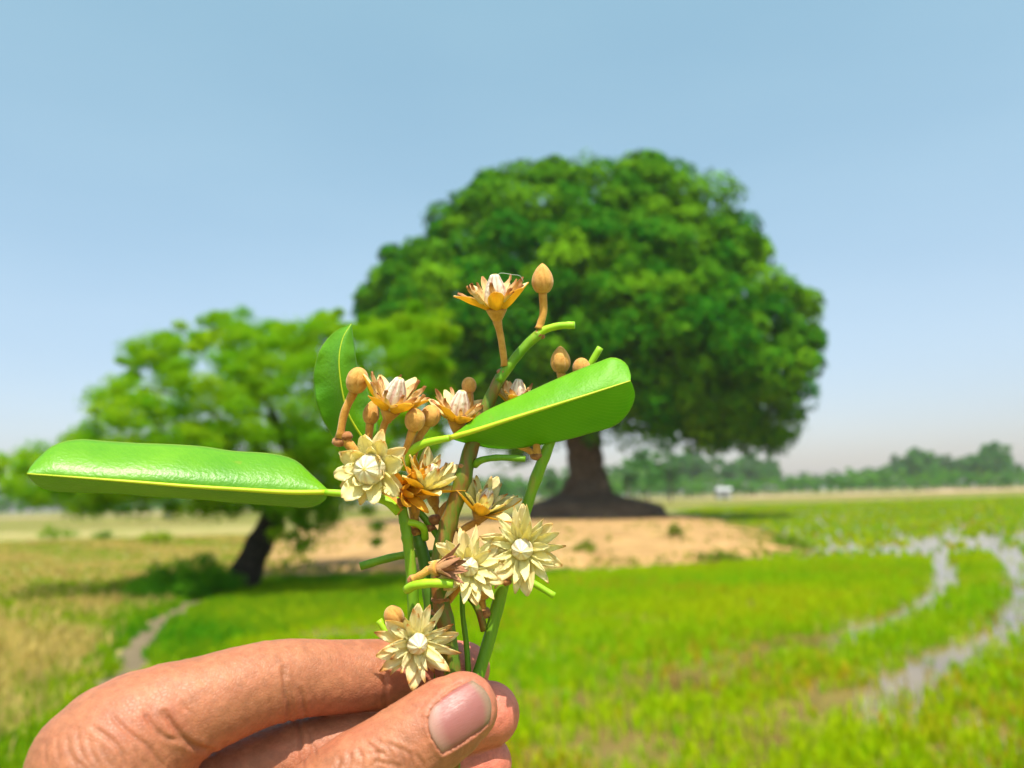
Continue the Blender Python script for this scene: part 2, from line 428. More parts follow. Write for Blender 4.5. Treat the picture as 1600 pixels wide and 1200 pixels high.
def rice(n, y0, y1, hgt, wid, nb, seed, power):
    p = scatter(paddy_poly, n, y0, y1, power=power, seed=seed)
    g = np.random.default_rng(seed + 50)
    dist = p[:, 1]
    keep = np.ones(len(p))
    nz = 0.12 * vnoise(p, 5, 1) + 0.10 * vnoise(p, 13, 2)
    for tr, w in ((trackA, .20), (trackB, .26), (trackC, .62), (trackD, .75), (trackE, .10), (trackF, .28)):
        d = polyline_d(p, tr)
        wv = w * (1 + 0.5 * (dist > 12)) + nz
        keep *= np.where(d < wv * 0.72, 0.03, np.where(d < wv * 1.7, 0.5, 1))
    for tr, w in ((mudA, .28), (mudB, .28)):
        d = polyline_d(p, tr); keep *= np.where(d < w + nz * 1.6, 0.3, np.where(d < 2 * w + nz * 1.6, .7, 1))
    keep *= np.clip(0.85 + 0.5 * vnoise(p, 1.7, 5) + 0.25 * vnoise(p, 4.4, 8), 0.25, 1)
    p = p[g.random(len(p)) < keep]
    t = np.clip(0.5 + 0.6 * vnoise(p, 0.55, 3) + 0.3 * g.normal(size=len(p)), 0, 1)[:, None]
    c = np.array([[0.16, 0.36, 0.0015]]) * (1 - t) + np.array([[0.34, 0.42, 0.002]]) * t
    old = (g.random(len(p)) < np.clip(0.03 + 0.25 * vnoise(p, 0.9, 6) + 0.35 * np.clip((9 - p[:, 1]) / 6, 0, 1) * (vnoise(p, 1.3, 9) > -.1), 0, .6))[:, None]
    c = np.where(old, np.array([[0.36, 0.29, 0.010]]), c)          # yellowed shoots
    pos = np.c_[p, np.full(len(p), 0.0)]
    return pos, hgt * g.uniform(0.7, 1.2, len(p)), c
a = rice(60000, 2.6, 17, 0.13, 0.011, 6, 1, 1.6)
tufts('rice_plants', a[0], a[1], 6, 0.011, a[2], 0.5, 2)
b = rice(42000, 16, 97, 0.14, 0.06, 5, 4, 1.3)
tufts('rice_plants', b[0], b[1], 5, 0.055, b[2], 0.6, 5)

# green grass on the bund, tree shade and path edges
bund_poly = [(-3.6, 2.4), (-4.2, 8), (-6.5, 13.5), (-8, 15.8), (-2, 16.2), (1.2, 15.9), (-1.4, 11.7), (-3.1, 8.7), (-2.4, 7.2), (-1.7, 2.4)]
p = scatter(bund_poly, 60000, 2.4, 16.5, -1.0, 0.3, 1.4, 21)
g = np.random.default_rng(3)
dp = polyline_d(p, pl); p = p[(dp > 0.15 + 0.14 * vnoise(p, 6)) ]
tr = polyline_d(p, trackF); p = p[tr > 0.25]
t = np.clip(0.45 + 0.5 * vnoise(p, 0.8, 3) + 0.3 * g.normal(size=len(p)), 0, 1)[:, None]
c = np.array([[0.05, 0.21, 0.003]]) * (1 - t) + np.array([[0.26, 0.34, 0.004]]) * t
tufts('grass', np.c_[p, np.zeros(len(p))], 0.12 * g.uniform(.6, 1.4, len(p)), 6, 0.012, c, 0.7, 8)
# stubble: dry straw mixed with green
p = scatter(stub_poly, 42000, 3.0, 40, -1.0, -0.05, 1.3, 31)
p = p[polyline_d(p, pl) > 0.30]
g = np.random.default_rng(4)
mixv = np.clip(0.44 + 0.7 * vnoise(p, 0.7, 5) + 0.3 * vnoise(p, 2.6, 7) + 0.35 * g.normal(size=len(p)) , 0, 1)[:, None]
c = np.where(mixv > 0.5, np.array([[0.43, 0.33, 0.11]]), np.array([[0.20, 0.29, 0.008]])) * (0.75 + 0.5 * g.random((len(p), 1)))
h = np.where(mixv[:, 0] > 0.5, 0.22, 0.15) * g.uniform(.6, 1.3, len(p)) * np.clip(1.4 - p[:, 1] / 22, 0.45, 1)
tufts('straw_stubble', np.c_[p, np.zeros(len(p))], h, 6, np.clip(0.010 + p[:, 1] * 0.0006, 0, .03), c, 0.55, 9)
# sparse weeds over the sandy bank and its toe
p = scatter(None, 14000, 15.0, 45, -0.8, 0.5, 1.0, 41); hb = bank_h(p)
g = np.random.default_rng(6)
kp = (hb > -0.02) & (g.random(len(p)) < np.clip(0.015 + 0.5 * (vnoise(p, 1.1, 3) > 0.55) + 0.9 * (hb < 0.15), 0, 1))
p, hb = p[kp], hb[kp]
t = g.random((len(p), 1)); c = np.array([[0.10, 0.20, 0.01]]) * (1 - t) + np.array([[0.33, 0.30, 0.06]]) * t
tufts('weeds', np.c_[p, hb], 0.14 * g.uniform(.5, 1.4, len(p)), 6, 0.025, c, 0.9, 12)

# ================================================================== TREES
def leaf_cards(cent, nrm, length, width, g, droop=0.4):
    """many single leaves: two triangles folded along the midrib. cent, nrm (n,3)"""
    n = len(cent)
    rd = g.normal(size=(n, 3)); ax = unit(np.cross(nrm, rd)); ax[:, 2] -= droop; ax = unit(ax)
    nn = unit(nrm - ax * np.sum(nrm * ax, 1)[:, None]); sd_ = np.cross(ax, nn)
    L = (length * g.uniform(.7, 1.25, n))[:, None]; w = (width * g.uniform(.75, 1.2, n))[:, None]
    b = cent - ax * L * .5; tp = cent + ax * L * .5 - np.array([0, 0, 1]) * L * .08
    V = np.stack([b, cent + sd_ * w * .5 + nn * w * .12, tp, cent - sd_ * w * .5 + nn * w * .12], 1).reshape(-1, 3)
    T = (np.arange(n)[:, None, None] * 4 + np.array([[[0, 1, 2], [0, 2, 3]]])).reshape(-1, 3)
    return V, T

def inside(p, poly): return poly_sd(p, poly)

def crown_clumps(poly, nclump, depth, g, shell=0.55, rr=(1.0, 1.7), space=0.0):
    tries = 0
    """clump centres filling the inflated silhouette: returns local x, y, z"""
    lo, hi = poly.min(0), poly.max(0); out = []
    dmax = max(inside(np.c_[g.uniform(lo[0], hi[0], 3000), g.uniform(lo[1], hi[1], 3000)], poly).max(), 1e-3)
    while len(out) < nclump:
        q = np.array([[g.uniform(lo[0], hi[0]), g.uniform(lo[1], hi[1])]])
        s = inside(q, poly)[0]; r = g.uniform(*rr)
        if s < r * 0.72: continue
        t = min(1, s / dmax); hd = depth * math.sqrt(1 - (1 - t)**2)
        sg = -1 if g.random() < 0.62 else 1
        y = sg * hd * (g.uniform(0.78, 1.0) if g.random() < shell else g.uniform(0.0, 0.85))
        c_ = np.array((q[0, 0], y, q[0, 1])); tries += 1
        if space and out and tries < 60000:
            o_ = np.array(out)
            if (np.linalg.norm(o_[:, :3] - c_, axis=1) < space * (o_[:, 3] + r)).any(): continue
        out.append((c_[0], c_[1], c_[2], r))
        if tries >= 60000: break
    return np.array(out)

def foliage(cl, base, per, L, w, cols, g, flat=1.0, droop=0.4, fill=0.25, jit=0.5, fuzz=0.8):
    n = len(cl); k = per
    dirs = unit(g.normal(size=(n, k, 3)))
    up = g.random((n, k)) < 0.6
    dirs[..., 2] = np.where(up, np.abs(dirs[..., 2]), dirs[..., 2])
    rr = np.where(g.random((n, k)) < fill, g.uniform(0.1, fuzz, (n, k)), g.uniform(0.8, 1.06, (n, k)))
    lump = 1 + 0.22 * vnoise(dirs * 2.2 + cl[:, None, :3], 1.0, 2)
    off = dirs * (rr * lump * cl[:, 3:4])[..., None]; off[..., 2] *= flat
    c = (cl[:, None, :3] + off).reshape(-1, 3)
    nr = unit(dirs.reshape(-1, 3) + jit * g.normal(size=(n * k, 3)) + np.array([0, 0, .25]))
    V, T = leaf_cards(c, nr, L, w, g, droop)
    ca, cb = cols
    t = np.clip(np.repeat(g.beta(1.5, 2.2, n), k) + 0.18 * g.normal(size=n * k), 0, 1)[:, None]
    col = np.array(ca)[None] * (1 - t) + np.array(cb)[None] * t
    return V + base, T, np.repeat(col, 4, 0)

m_barkA = simple_noise_mat('bark_grey_brown', [(0.3, (0.06, 0.045, 0.03)), (0.7, (0.16, 0.12, 0.085))], 3.0, bump=0.9, bdist=0.06, scale2=12)
m_barkB = simple_noise_mat('bark_blackish', [(0.3, (0.012, 0.009, 0.007)), (0.7, (0.045, 0.034, 0.026))], 6.0, bump=0.9, bdist=0.03, scale2=20)
m_leafA = foliage_mat('mango_leaves', trans=0.12, rough=0.6, spec=0.04)
m_leafB = foliage_mat('light_leaves', trans=0.38, rough=0.6, spec=0.06)
m_leafC = foliage_mat('far_leaves', trans=0.25, rough=0.6, spec=0.2)

def limb(pts, r0, r1, n=9, m=14, seed=0):
    p = crom(pts, m); return tube_arrays(p, np.geomspace(r0, r1, m), n, True, 0.07, seed)

# --- the big round tree
g = np.random.default_rng(101)
def silh(pts, Y, ox):  # silhouette in metres on the plane y = Y, relative to base
    w = np.array([W(x, y, Y) for x, y in pts]); return np.c_[w[:, 0] - ox[0], w[:, 2] - ox[2]]
base = np.array([tb[0], TREE_Y, 0.4])
silA = silh([(553, 500), (550, 440), (556, 402), (600, 384), (650, 378), (672, 356), (698, 305), (742, 284), (800, 264), (850, 250), (905, 243), (952, 256),
             (1000, 247), (1060, 260), (1110, 278), (1162, 308), (1168, 352), (1193, 362), (1196, 395), (1204, 425), (1245, 440), (1282, 482), (1282, 510),
             (1270, 600), (1252, 640), (1258, 694), (1215, 700), (1180, 690), (1130, 700), (1085, 695), (1040, 712), (1000, 728), (955, 700), (900, 690), (850, 700), (790, 730), (730, 690), (660, 640), (590, 560)], TREE_Y, base)
bt = thing('mango_tree', base, 'huge round dense dark green tree with a thick trunk on a dark earth mound', 'tree')
cl = crown_clumps(silA, 420, 9.0, g, 0.92, (0.8, 1.7), 0.60)
ex_ = silh([(582, 418), (578, 455), (612, 402), (648, 396), (720, 306), (765, 290), (690, 345), (1148, 325), (1182, 378), (1180, 410), (1258, 492), (1262, 530), (1238, 682), (1205, 690), (1168, 682), (1110, 688), (1060, 690), (1020, 705), (572, 490), (850, 262), (1010, 262), (905, 258)], TREE_Y, base)
cl = np.vstack([cl, np.c_[ex_[:, 0], g.uniform(-1.5, 1.5, len(ex_)), ex_[:, 1], g.uniform(.75, 1.05, len(ex_))]])
low = cl[:, 2] < 6.0   # the crown is hollow underneath
cl = cl[~(low & (np.abs(cl[:, 1]) < 5) & (np.hypot(cl[:, 0], cl[:, 1]) < 5.5) & (g.random(len(cl)) < .55))]
cl = np.vstack([cl, np.c_[g.normal(0, 3.2, 40), g.uniform(0.5, 5, 40), g.uniform(6.8, 12, 40), g.uniform(1.2, 1.9, 40)]])
f_ = 1 - np.abs(cl[:, 1]) / 48; cl[:, 0] *= f_; cl[:, 2] = 1.1 + (cl[:, 2] - 1.1) * f_   # the dome narrows to front and back
V, T, C = foliage(cl, np.zeros(3), 620, 0.38, 0.15, ((0.011, 0.125, 0.0005), (0.135, 0.305, 0.001)), g, 0.95, 0.35, 0.15, 0.32)
cr = obj('crown', mesh_np('mango_crown', V, [T], m_leafA, smooth=False, attrs={'tint': C}), bt); cr['kind'] = 'stuff'
tr_top = 6.4
obj('trunk', mesh_np('mango_trunk', *(lambda a: (a[0], [a[1], a[2]], m_barkA))(tube_arrays(
    crom([(0.0, 0, 0.9), (-0.05, 0, 1.9), (-0.15, 0, 3.2), (-0.2, 0.1, 4.6), (-0.1, 0.1, tr_top)], 22),
    np.interp(np.linspace(0, 1, 22), [0, .15, .4, .8, 1], [1.55, 1.12, 1.0, 1.08, 1.25]), 20, True, 0.06, 2))), bt)
for s in range(11):
    a = s * 0.571 * 2 + 0.3; e = np.array([math.cos(a), 0.75 * math.sin(a), 0])
    rr_ = g.uniform(6, 10.5)
    A = limb([np.array([-0.1, 0.1, g.uniform(4.6, 6.2)]), e * rr_ * .35 + [0, 0, g.uniform(6.8, 8)], e * rr_ * .7 + [0, 0, g.uniform(8, 11)], e * rr_ + [0, 0, g.uniform(8, 14)]], g.uniform(.4, .6), 0.08, seed=s)
    obj('branch', mesh_np('mango_branch', A[0], [A[1], A[2]], m_barkA), bt)

# --- the small leaning tree
g = np.random.default_rng(77)
SY = 14.2
sb = G(378, 922); base = np.array([sb[0], sb[1], 0.0]); SY = sb[1]
st = thing('leaning_tree', base, 'small airy light green tree with a black leaning trunk', 'tree')
def sp(x, y, dy=0.0):
    w = W(x, y, SY + dy); return w - base
silB = silh([(165, 650), (185, 590), (225, 545), (290, 510), (345, 484), (400, 488), (470, 500), (520, 488), (560, 488), (620, 500), (680, 478), (716, 515), (712, 580), (722, 640), (705, 700),
             (640, 780), (560, 770), (505, 835), (445, 825), (400, 790), (330, 770), (190, 800), (60, 792), (5, 772), (8, 720), (60, 688), (120, 686), (165, 670)], SY, base)
cl = crown_clumps(silB, 700, 2.8, g, 0.5, (0.13, 0.31))
kp = vnoise(cl[:, [0, 2, 1]], 1.5, 3) + 0.25 * g.normal(size=len(cl)) > -0.62
cl = cl[kp]
extra = []
for (x, y, dy, r) in [(int(g.uniform(50, 430)), int(g.uniform(765, 802)), g.uniform(-.9, .6), g.uniform(.14, .24)) for _ in range(46)] + [(590, 825, -.5, .13), (588, 848, -.5, .10), (470, 820, -.6, .22), (500, 800, -.4, .25), (455, 842, -.7, .18), (480, 850, -.6, .15), (500, 828, -.5, .18), (515, 790, -.5, .2), (340, 800, -.4, .2), (375, 795, -.3, .2), (350, 780, -.2, .25), (310, 790, .1, .22), (270, 800, .2, .2), (220, 800, .1, .22), (430, 835, -.9, .14), (470, 858, -.7, .12), (520, 815, -.3, .16), (545, 790, -.2, .2), (575, 800, -.3, .15), (20, 740, .2, .22), (55, 705, .3, .25), (110, 695, .1, .22), (150, 690, 0, .18), (30, 770, .1, .22),
                      (90, 770, -.2, .28), (140, 790, -.3, .26), (170, 760, .2, .3), (210, 545, .1, .16), (320, 505, 0, .16), (380, 492, .2, .18), (180, 600, .1, .2), (160, 620, .1, .16), (690, 500, 0, .25), (650, 510, .2, .25)]:
    q = sp(x, y, dy); extra.append((q[0], q[1], q[2], r))
f_ = 1 - np.abs(cl[:, 1]) / 15; cl[:, 0] *= f_; cl[:, 2] = 1.5 + (cl[:, 2] - 1.5) * f_
bnd = np.array([q_ for a_, b_ in zip(silB[:19], silB[1:20]) for q_ in (a_, (a_ + b_) / 2)]); cen_ = silB.mean(0)
for q_ in bnd:                                       # sprays reaching out of the outline
    for _ in range(2):
        d_ = unit(q_ - cen_ + g.normal(0, .7, 2)); y_ = g.uniform(-.7, .7); o_ = q_ - d_ * g.uniform(.34, .52); st_ = g.uniform(.07, .12)
        for m_ in range(int(g.integers(1, 5))): extra.append((o_[0] + d_[0] * st_ * m_ + g.normal(0, .03), y_ + g.normal(0, .05), o_[1] + d_[1] * st_ * m_ + g.normal(0, .03), g.uniform(.10, .17) - .022 * m_))
cl = np.vstack([cl, extra])
V, T, C = foliage(cl, np.zeros(3), 340, 0.062, 0.027, ((0.10, 0.30, 0.003), (0.30, 0.44, 0.006)), g, 0.8, 0.2, 0.7, 0.8, 1.45)
cr = obj('crown', mesh_np('light_crown', V, [T], m_leafB, smooth=False, attrs={'tint': C}), st); cr['kind'] = 'stuff'
A = limb([sp(372, 935), sp(385, 895), sp(405, 850), sp(428, 805), sp(446, 760), sp(455, 715)], 0.30, 0.16, 14, 22, 3)
rr0 = np.interp(np.linspace(0, 1, 22), [0, .12, .4, 1], [1.15, .92, 1.0, 1.0])
obj('trunk', mesh_np('leaning_trunk', A[0], [A[1], A[2]], m_barkB), st)
for s, (x0, y0, pts) in enumerate([(452, 730, [(430, 650, .3), (380, 590, .6), (330, 530, .5)]), (455, 715, [(480, 640, -.4), (500, 570, -.5), (510, 510, -.3)]),
                                   (455, 720, [(530, 660, .5), (610, 600, .7), (680, 530, .4)]), (446, 750, [(380, 720, -.3), (260, 700, -.2), (120, 710, .1), (30, 745, .2)]),
                                   (448, 745, [(380, 680, -.8), (280, 620, -1.2), (180, 600, -.6)]), (440, 770, [(480, 780, -.5), (510, 800, -.5)]), (455, 715, [(420, 640, -1.0), (400, 560, -1.3)])]):
    A = limb([sp(x0, y0)] + [sp(*q) for q in pts], 0.085, 0.014, 7, 16, s)
    obj('branch', mesh_np('leaning_branch', A[0], [A[1], A[2]], m_barkB), st)

# --- bushes
def bush(name, px, py, wpx, hpx, label, cols, seed, nc=26, per=260, L=0.07, w=0.03, group=None, z=0.0):
    gg = np.random.default_rng(seed); b = G(px, py, z); mpp = b[1] / FPX
    Wd, Hd = wpx * mpp / 2, hpx * mpp
    t = thing(name, b, label, 'bush', group)
    cl = []
    for _ in range(nc):
        a = gg.uniform(0, 2 * np.pi); r = math.sqrt(gg.random()); r0 = gg.uniform(.18, .3) * Hd * 1.2
        cl.append((math.cos(a) * r * (Wd - r0 * .5), math.sin(a) * r * (Wd - r0 * .5) * .8, max(r0 * .6, (1 - r * r * .7) * Hd * gg.uniform(.35, 1) - r0 * .7), r0))
    V, T, C = foliage(np.array(cl), np.zeros(3), per, L, w, cols, gg, 0.9, 0.1, 0.4, 0.6)
    f = obj('foliage', mesh_np('bush_foliage', V, [T], m_leafB, smooth=False, attrs={'tint': C}), t); f['kind'] = 'stuff'
    A = [limb([(0, 0, -0.02), (math.cos(q) * Wd * .3, math.sin(q) * Wd * .3, Hd * .4), (math.cos(q) * Wd * .55, math.sin(q) * Wd * .5, Hd * .75)], .02 * Hd, .006 * Hd, 6, 8, q) for q in (0.3, 1.9, 3.4, 5.0)]
    A = merge(A); obj('stem', mesh_np('bush_stem', A[0], [A[1], A[2]], m_barkB), t)
    return t
bush('bush', 285, 934, 165, 78, 'dark green low bush beside the black leaning trunk', ((0.04, 0.18, 0.004), (0.11, 0.29, 0.006)), 5, 40, 300)
bush('bush', 85, 843, 70, 28, 'low light green bush in the dry field beneath the drooping branch', ((0.13, 0.25, 0.01), (0.24, 0.34, 0.02)), 6, 16, 200)
bush('bush', 160, 843, 30, 24, 'smallest round green bush in the dry field', ((0.09, 0.20, 0.01), (0.18, 0.28, 0.02)), 7, 10, 160)
bush('bush', 245, 850, 60, 34, 'yellowish green bush standing behind the dark low bush', ((0.18, 0.28, 0.01), (0.30, 0.36, 0.02)), 8, 14, 200)

bush('weed_clump', 912, 862, 36, 24, 'small ragged weed clump on the sandy bank behind the open star flower', ((0.14, 0.20, 0.02), (0.26, 0.28, 0.05)), 9, 10, 130, z=0.2)
bush('weed_clump', 1058, 836, 26, 22, 'small weed clump high on the sandy bank below the dark mound', ((0.14, 0.20, 0.02), (0.24, 0.27, 0.04)), 10, 8, 130, z=0.3)
bush('weed_clump', 1120, 878, 90, 22, 'wide low weed clump along the front foot of the sandy bank', ((0.15, 0.22, 0.02), (0.28, 0.30, 0.05)), 11, 18, 130, z=0.06)
bush('weed_clump', 1232, 858, 60, 30, 'green weed clump at the tapering end of the sandy bank', ((0.10, 0.22, 0.01), (0.22, 0.30, 0.03)), 12, 14, 130, z=0.02)
# --- far trees on the horizon: five kinds, copied one by one
kinds = []
gg = np.random.default_rng(55)
for s, (hw, fl, n, cols) in enumerate([(0.42, 0.8, 15, ((0.03, 0.14, 0.015), (0.08, 0.22, 0.03))), (0.30, 1.3, 13, ((0.03, 0.12, 0.02), (0.07, 0.18, 0.03))), (0.55, 0.7, 18, ((0.04, 0.19, 0.008), (0.11, 0.28, 0.015))),  # leaf colours tinted slightly bluish to stand in for distance haze
                                       (0.22, 1.2, 10, ((0.04, 0.13, 0.03), (0.08, 0.19, 0.04))), (0.60, .6, 16, ((0.05, 0.21, 0.008), (0.13, 0.30, 0.01)))]):
    cl = []
    for _ in range(n):
        a = gg.uniform(0, 6.28); r = math.sqrt(gg.random()) * hw * .75; z = gg.uniform(.34, .86) if s not in (2, 4) else gg.uniform(.2, .8)
        rr_ = hw * gg.uniform(.25, .48); f = math.sqrt(max(.1, 1 - ((z - .55) / .5)**2))
        cl.append((math.cos(a) * r * f, math.sin(a) * r * f, z, rr_ * .8))
    cl.append((0, 0, .9, hw * .25))
    V, T, C = foliage(np.array(cl), np.zeros(3), 90, 0.075, 0.045, cols, gg, fl if fl < 1 else 1.0, .1, .4, .7)
    me_c = mesh_np('far_crown', V, [T], m_leafC, smooth=False, attrs={'tint': C})
    A = limb([(0, 0, -.02), (.01, 0, .3), (-.01, .01, .75)], .022, .008, 6, 6, s)
    me_t = mesh_np('far_trunk', A[0], [A[1], A[2]], m_barkA)
    kinds.append((me_c, me_t))
FAR_LABEL = 'hazy bluish green tree in the distant tree line behind the fields'
def far_tree(px, top, Y, kd, label=FAR_LABEL, group='distant trees along the horizon'):
    b = W(px, 770, Y); b[2] = 0; tp = W(px, top, Y)[2]
    if tp < 1.5: return
    t = thing('distant_tree', b, label, 'tree', group)
    t.scale = (tp, tp, tp); t.rotation_euler = (0, 0, random.uniform(0, 6.28))
    c = obj('crown', kinds[kd][0], t); c['kind'] = 'stuff'
    obj('trunk', kinds[kd][1], t)
profx = [-80, 0, 60, 120, 250, 400, 560, 640, 720, 800, 860, 960, 1040, 1080, 1130, 1180, 1215, 1260, 1300, 1340, 1380, 1410, 1440, 1475, 1510, 1535, 1565, 1590, 1620, 1700]
profy = [762, 765, 768, 770, 765, 760, 755, 745, 742, 745, 730, 720, 712, 700, 712, 708, 728, 738, 732, 730, 722, 706, 698, 708, 712, 700, 690, 716, 738, 740]
x = -70.0
while x < 1690:
    y = np.interp(x, profx, profy) + random.uniform(-2, 12)
    far_tree(x, y, random.uniform(235, 290), random.choice([0, 1, 1, 3, 0, 2]))
    x += random.uniform(7, 13)
for x_, y_ in ((1436, 697), (1462, 702), (1548, 692), (1562, 688), (1206, 708), (1080, 700), (1045, 700), (1180, 705)):
    far_tree(x_, y_, 262, random.choice([1, 3, 1]))
x = 640.0
while x < 1690:
    far_tree(x, np.interp(x, [640, 1000, 1200, 1400, 1690], [752, 742, 744, 734, 730]) + random.uniform(-3, 6), random.uniform(196, 215), random.choice([2, 4, 4, 2]), 'low round bright green tree in the row at the far field edge', 'low trees at the far field edge')
    x += random.uniform(12, 22)
for x_, y_, Yd in ((1012, 700, 120), (1048, 705, 130), (982, 718, 118), (905, 735, 125), (860, 728, 118), (780, 740, 118)):
    far_tree(x_, y_, Yd, random.choice([0, 3]), 'tree standing in the far field just behind the big round tree', 'trees behind the big round tree')

# --- small pale field hut far off, pale marker post
m_white = simple_noise_mat('pale_plaster', [(0.3, (0.26, 0.26, 0.25)), (0.7, (0.36, 0.36, 0.35))], 1.5, bump=0.2)
m_dark = simple_noise_mat('dark_opening', [(0.3, (0.03, 0.03, 0.03)), (0.7, (0.06, 0.055, 0.05))], 2)
m_tin = simple_noise_mat('grey_tin', [(0.3, (0.32, 0.33, 0.34)), (0.7, (0.45, 0.46, 0.47))], 3, rough=0.5)
def boxa(x0, x1, y0, y1, z0, z1):
    V = np.array([(x, y, z) for x in (x0, x1) for y in (y0, y1) for z in (z0, z1)], float)
    Q = np.array([(0, 1, 3, 2), (4, 6, 7, 5), (0, 4, 5, 1), (2, 3, 7, 6), (0, 2, 6, 4), (1, 5, 7, 3)])
    return V, Q
hb_ = W(1130, 772, 160); hb_[2] = 0
ht = thing('field_hut', hb_, 'tiny pale hut at the far edge of the green field under the tree line', 'hut')
V, Q = boxa(-1.3, 1.3, -1, 1, 0, 1.7); obj('wall', mesh_np('hut_wall', V, [Q], m_white, smooth=False), ht)
V = np.array([(-1.55, -1.25, 1.72), (1.55, -1.25, 1.72), (1.55, 0, 2.3), (-1.55, 0, 2.3), (-1.55, 1.25, 1.72), (1.55, 1.25, 1.72), (-1.55, -1.25, 1.66), (1.55, -1.25, 1.66), (1.55, 0, 2.24), (-1.55, 0, 2.24), (-1.55, 1.25, 1.66), (1.55, 1.25, 1.66)], float)
obj('roof', mesh_np('hut_roof', V, [np.array([(0, 1, 2, 3), (3, 2, 5, 4), (7, 6, 9, 8), (8, 9, 10, 11), (6, 7, 1, 0), (4, 5, 11, 10)])], m_tin, smooth=False), ht)
V, Q = boxa(-.4, .35, -1.03, -.99, 0.02, 1.45); obj('door', mesh_np('hut_door', V, [Q], m_dark, smooth=False), ht)
pb = G(262, 812); pt = thing('marker_post', pb, 'short pale concrete post at the edge of the dry field', 'post')
hz_ = (W(262, 786, pb[1])[2])
V, Q = boxa(-.15, .15, -.15, .15, -.02, hz_ * .8); obj('shaft', mesh_np('post_shaft', V, [Q], m_white, smooth=False), pt)
V, Q = boxa(-.2, .2, -.2, .2, hz_ * .8, hz_); obj('cap', mesh_np('post_cap', V, [Q], m_white, smooth=False), pt)

# ================================================================== THE HAND
def H(px, py, Z): return np.array([(px - 800) / FPX * Z, (600 - py) / FPX * Z, Z])   # right, up, depth in mm

class Grid:
    def __init__(s, lo, hi, h):
        s.h = h; s.lo = np.array(lo, float); s.n = np.ceil((np.array(hi) - s.lo) / h).astype(int) + 1
        s.ax = [s.lo[k] + h * np.arange(s.n[k]) for k in range(3)]
    def full(s, v): return np.full(s.n, v, np.float32)
    def capsule(s, D, a, b, ra, rb, pad=13.0):
        r = max(ra, rb) + pad
        i0 = np.clip(((np.minimum(a, b) - r - s.lo) / s.h).astype(int), 0, s.n - 1)
        i1 = np.clip(((np.maximum(a, b) + r - s.lo) / s.h).astype(int) + 2, 0, s.n)
        if (i1 <= i0).any(): return
        x, y, z = (s.ax[k][i0[k]:i1[k]].astype(np.float32) for k in range(3))
        ab = b - a; L2 = max(ab @ ab, 1e-9)
        px, py, pz = x[:, None, None] - a[0], y[None, :, None] - a[1], z[None, None, :] - a[2]
        t = np.clip((px * ab[0] + py * ab[1] + pz * ab[2]) / L2, 0, 1)
        d = np.sqrt((px - t * ab[0])**2 + (py - t * ab[1])**2 + (pz - t * ab[2])**2) - (ra + (rb - ra) * t)
        sl = tuple(slice(i0[k], i1[k]) for k in range(3))
        np.minimum(D[sl], d, out=D[sl])
    def chain(s, D, pts, n):
        q = np.array([np.r_[H(*p[:3]), p[3]] for p in pts])
        c = crom(q, n) if n > len(pts) else q
        for a, b in zip(c[:-1], c[1:]): s.capsule(D, a[:3], b[:3], a[3], b[3])

def smin(a, b, k):
    h = np.maximum(k - np.abs(a - b), 0) / k
    return np.minimum(a, b) - h * h * (k * 0.25)

def surface_nets(D, lo, h):
    S = D < 0; nx, ny, nz = D.shape
    core = S[:-1, :-1, :-1].astype(np.int8)
    cnt = np.zeros((nx - 1, ny - 1, nz - 1), np.int8)
    offs = [(i, j, k) for i in (0, 1) for j in (0, 1) for k in (0, 1)]
    for i, j, k in offs: cnt += S[i:nx - 1 + i, j:ny - 1 + j, k:nz - 1 + k]
    act = np.argwhere((cnt > 0) & (cnt < 8))
    idx = np.full(cnt.shape, -1, np.int32); idx[tuple(act.T)] = np.arange(len(act))
    acc = np.zeros((len(act), 3)); w = np.zeros(len(act))
    vals = {o: D[act[:, 0] + o[0], act[:, 1] + o[1], act[:, 2] + o[2]] for o in offs}
    for a in offs:
        for ax in range(3):
            if a[ax]: continue
            b = list(a); b[ax] = 1; b = tuple(b)
            va, vb = vals[a], vals[b]; m = (va < 0) != (vb < 0)
            t = va[m] / (va[m] - vb[m]); p = np.tile(np.array(a, float), (m.sum(), 1)); p[:, ax] = t
            acc[m] += p; w[m] += 1
    V = lo + h * (act + acc / w[:, None])
    Q = []
    for ax in range(3):
        o1, o2 = [k for k in range(3) if k != ax]
        if ax == 1: o1, o2 = o2, o1
        sl0 = [slice(1, -1)] * 3; sl0[ax] = slice(0, -1); sl1 = list(sl0); sl1[ax] = slice(1, None)
        A = S[tuple(sl0)]; B = S[tuple(sl1)]
        e = np.argwhere(A != B); base = np.array([1, 1, 1]); base[ax] = 0; flip = A[tuple(e.T)]
        e = e + base
        def ci(d1, d2):
            c = e.copy(); c[:, o1] -= d1; c[:, o2] -= d2; return idx[tuple(c.T)]
        q = np.stack([ci(1, 1), ci(0, 1), ci(0, 0), ci(1, 0)], 1)
        q[~flip] = q[~flip][:, ::-1]; Q.append(q)
    Q = np.vstack(Q); return V, Q[(Q >= 0).all(1)]

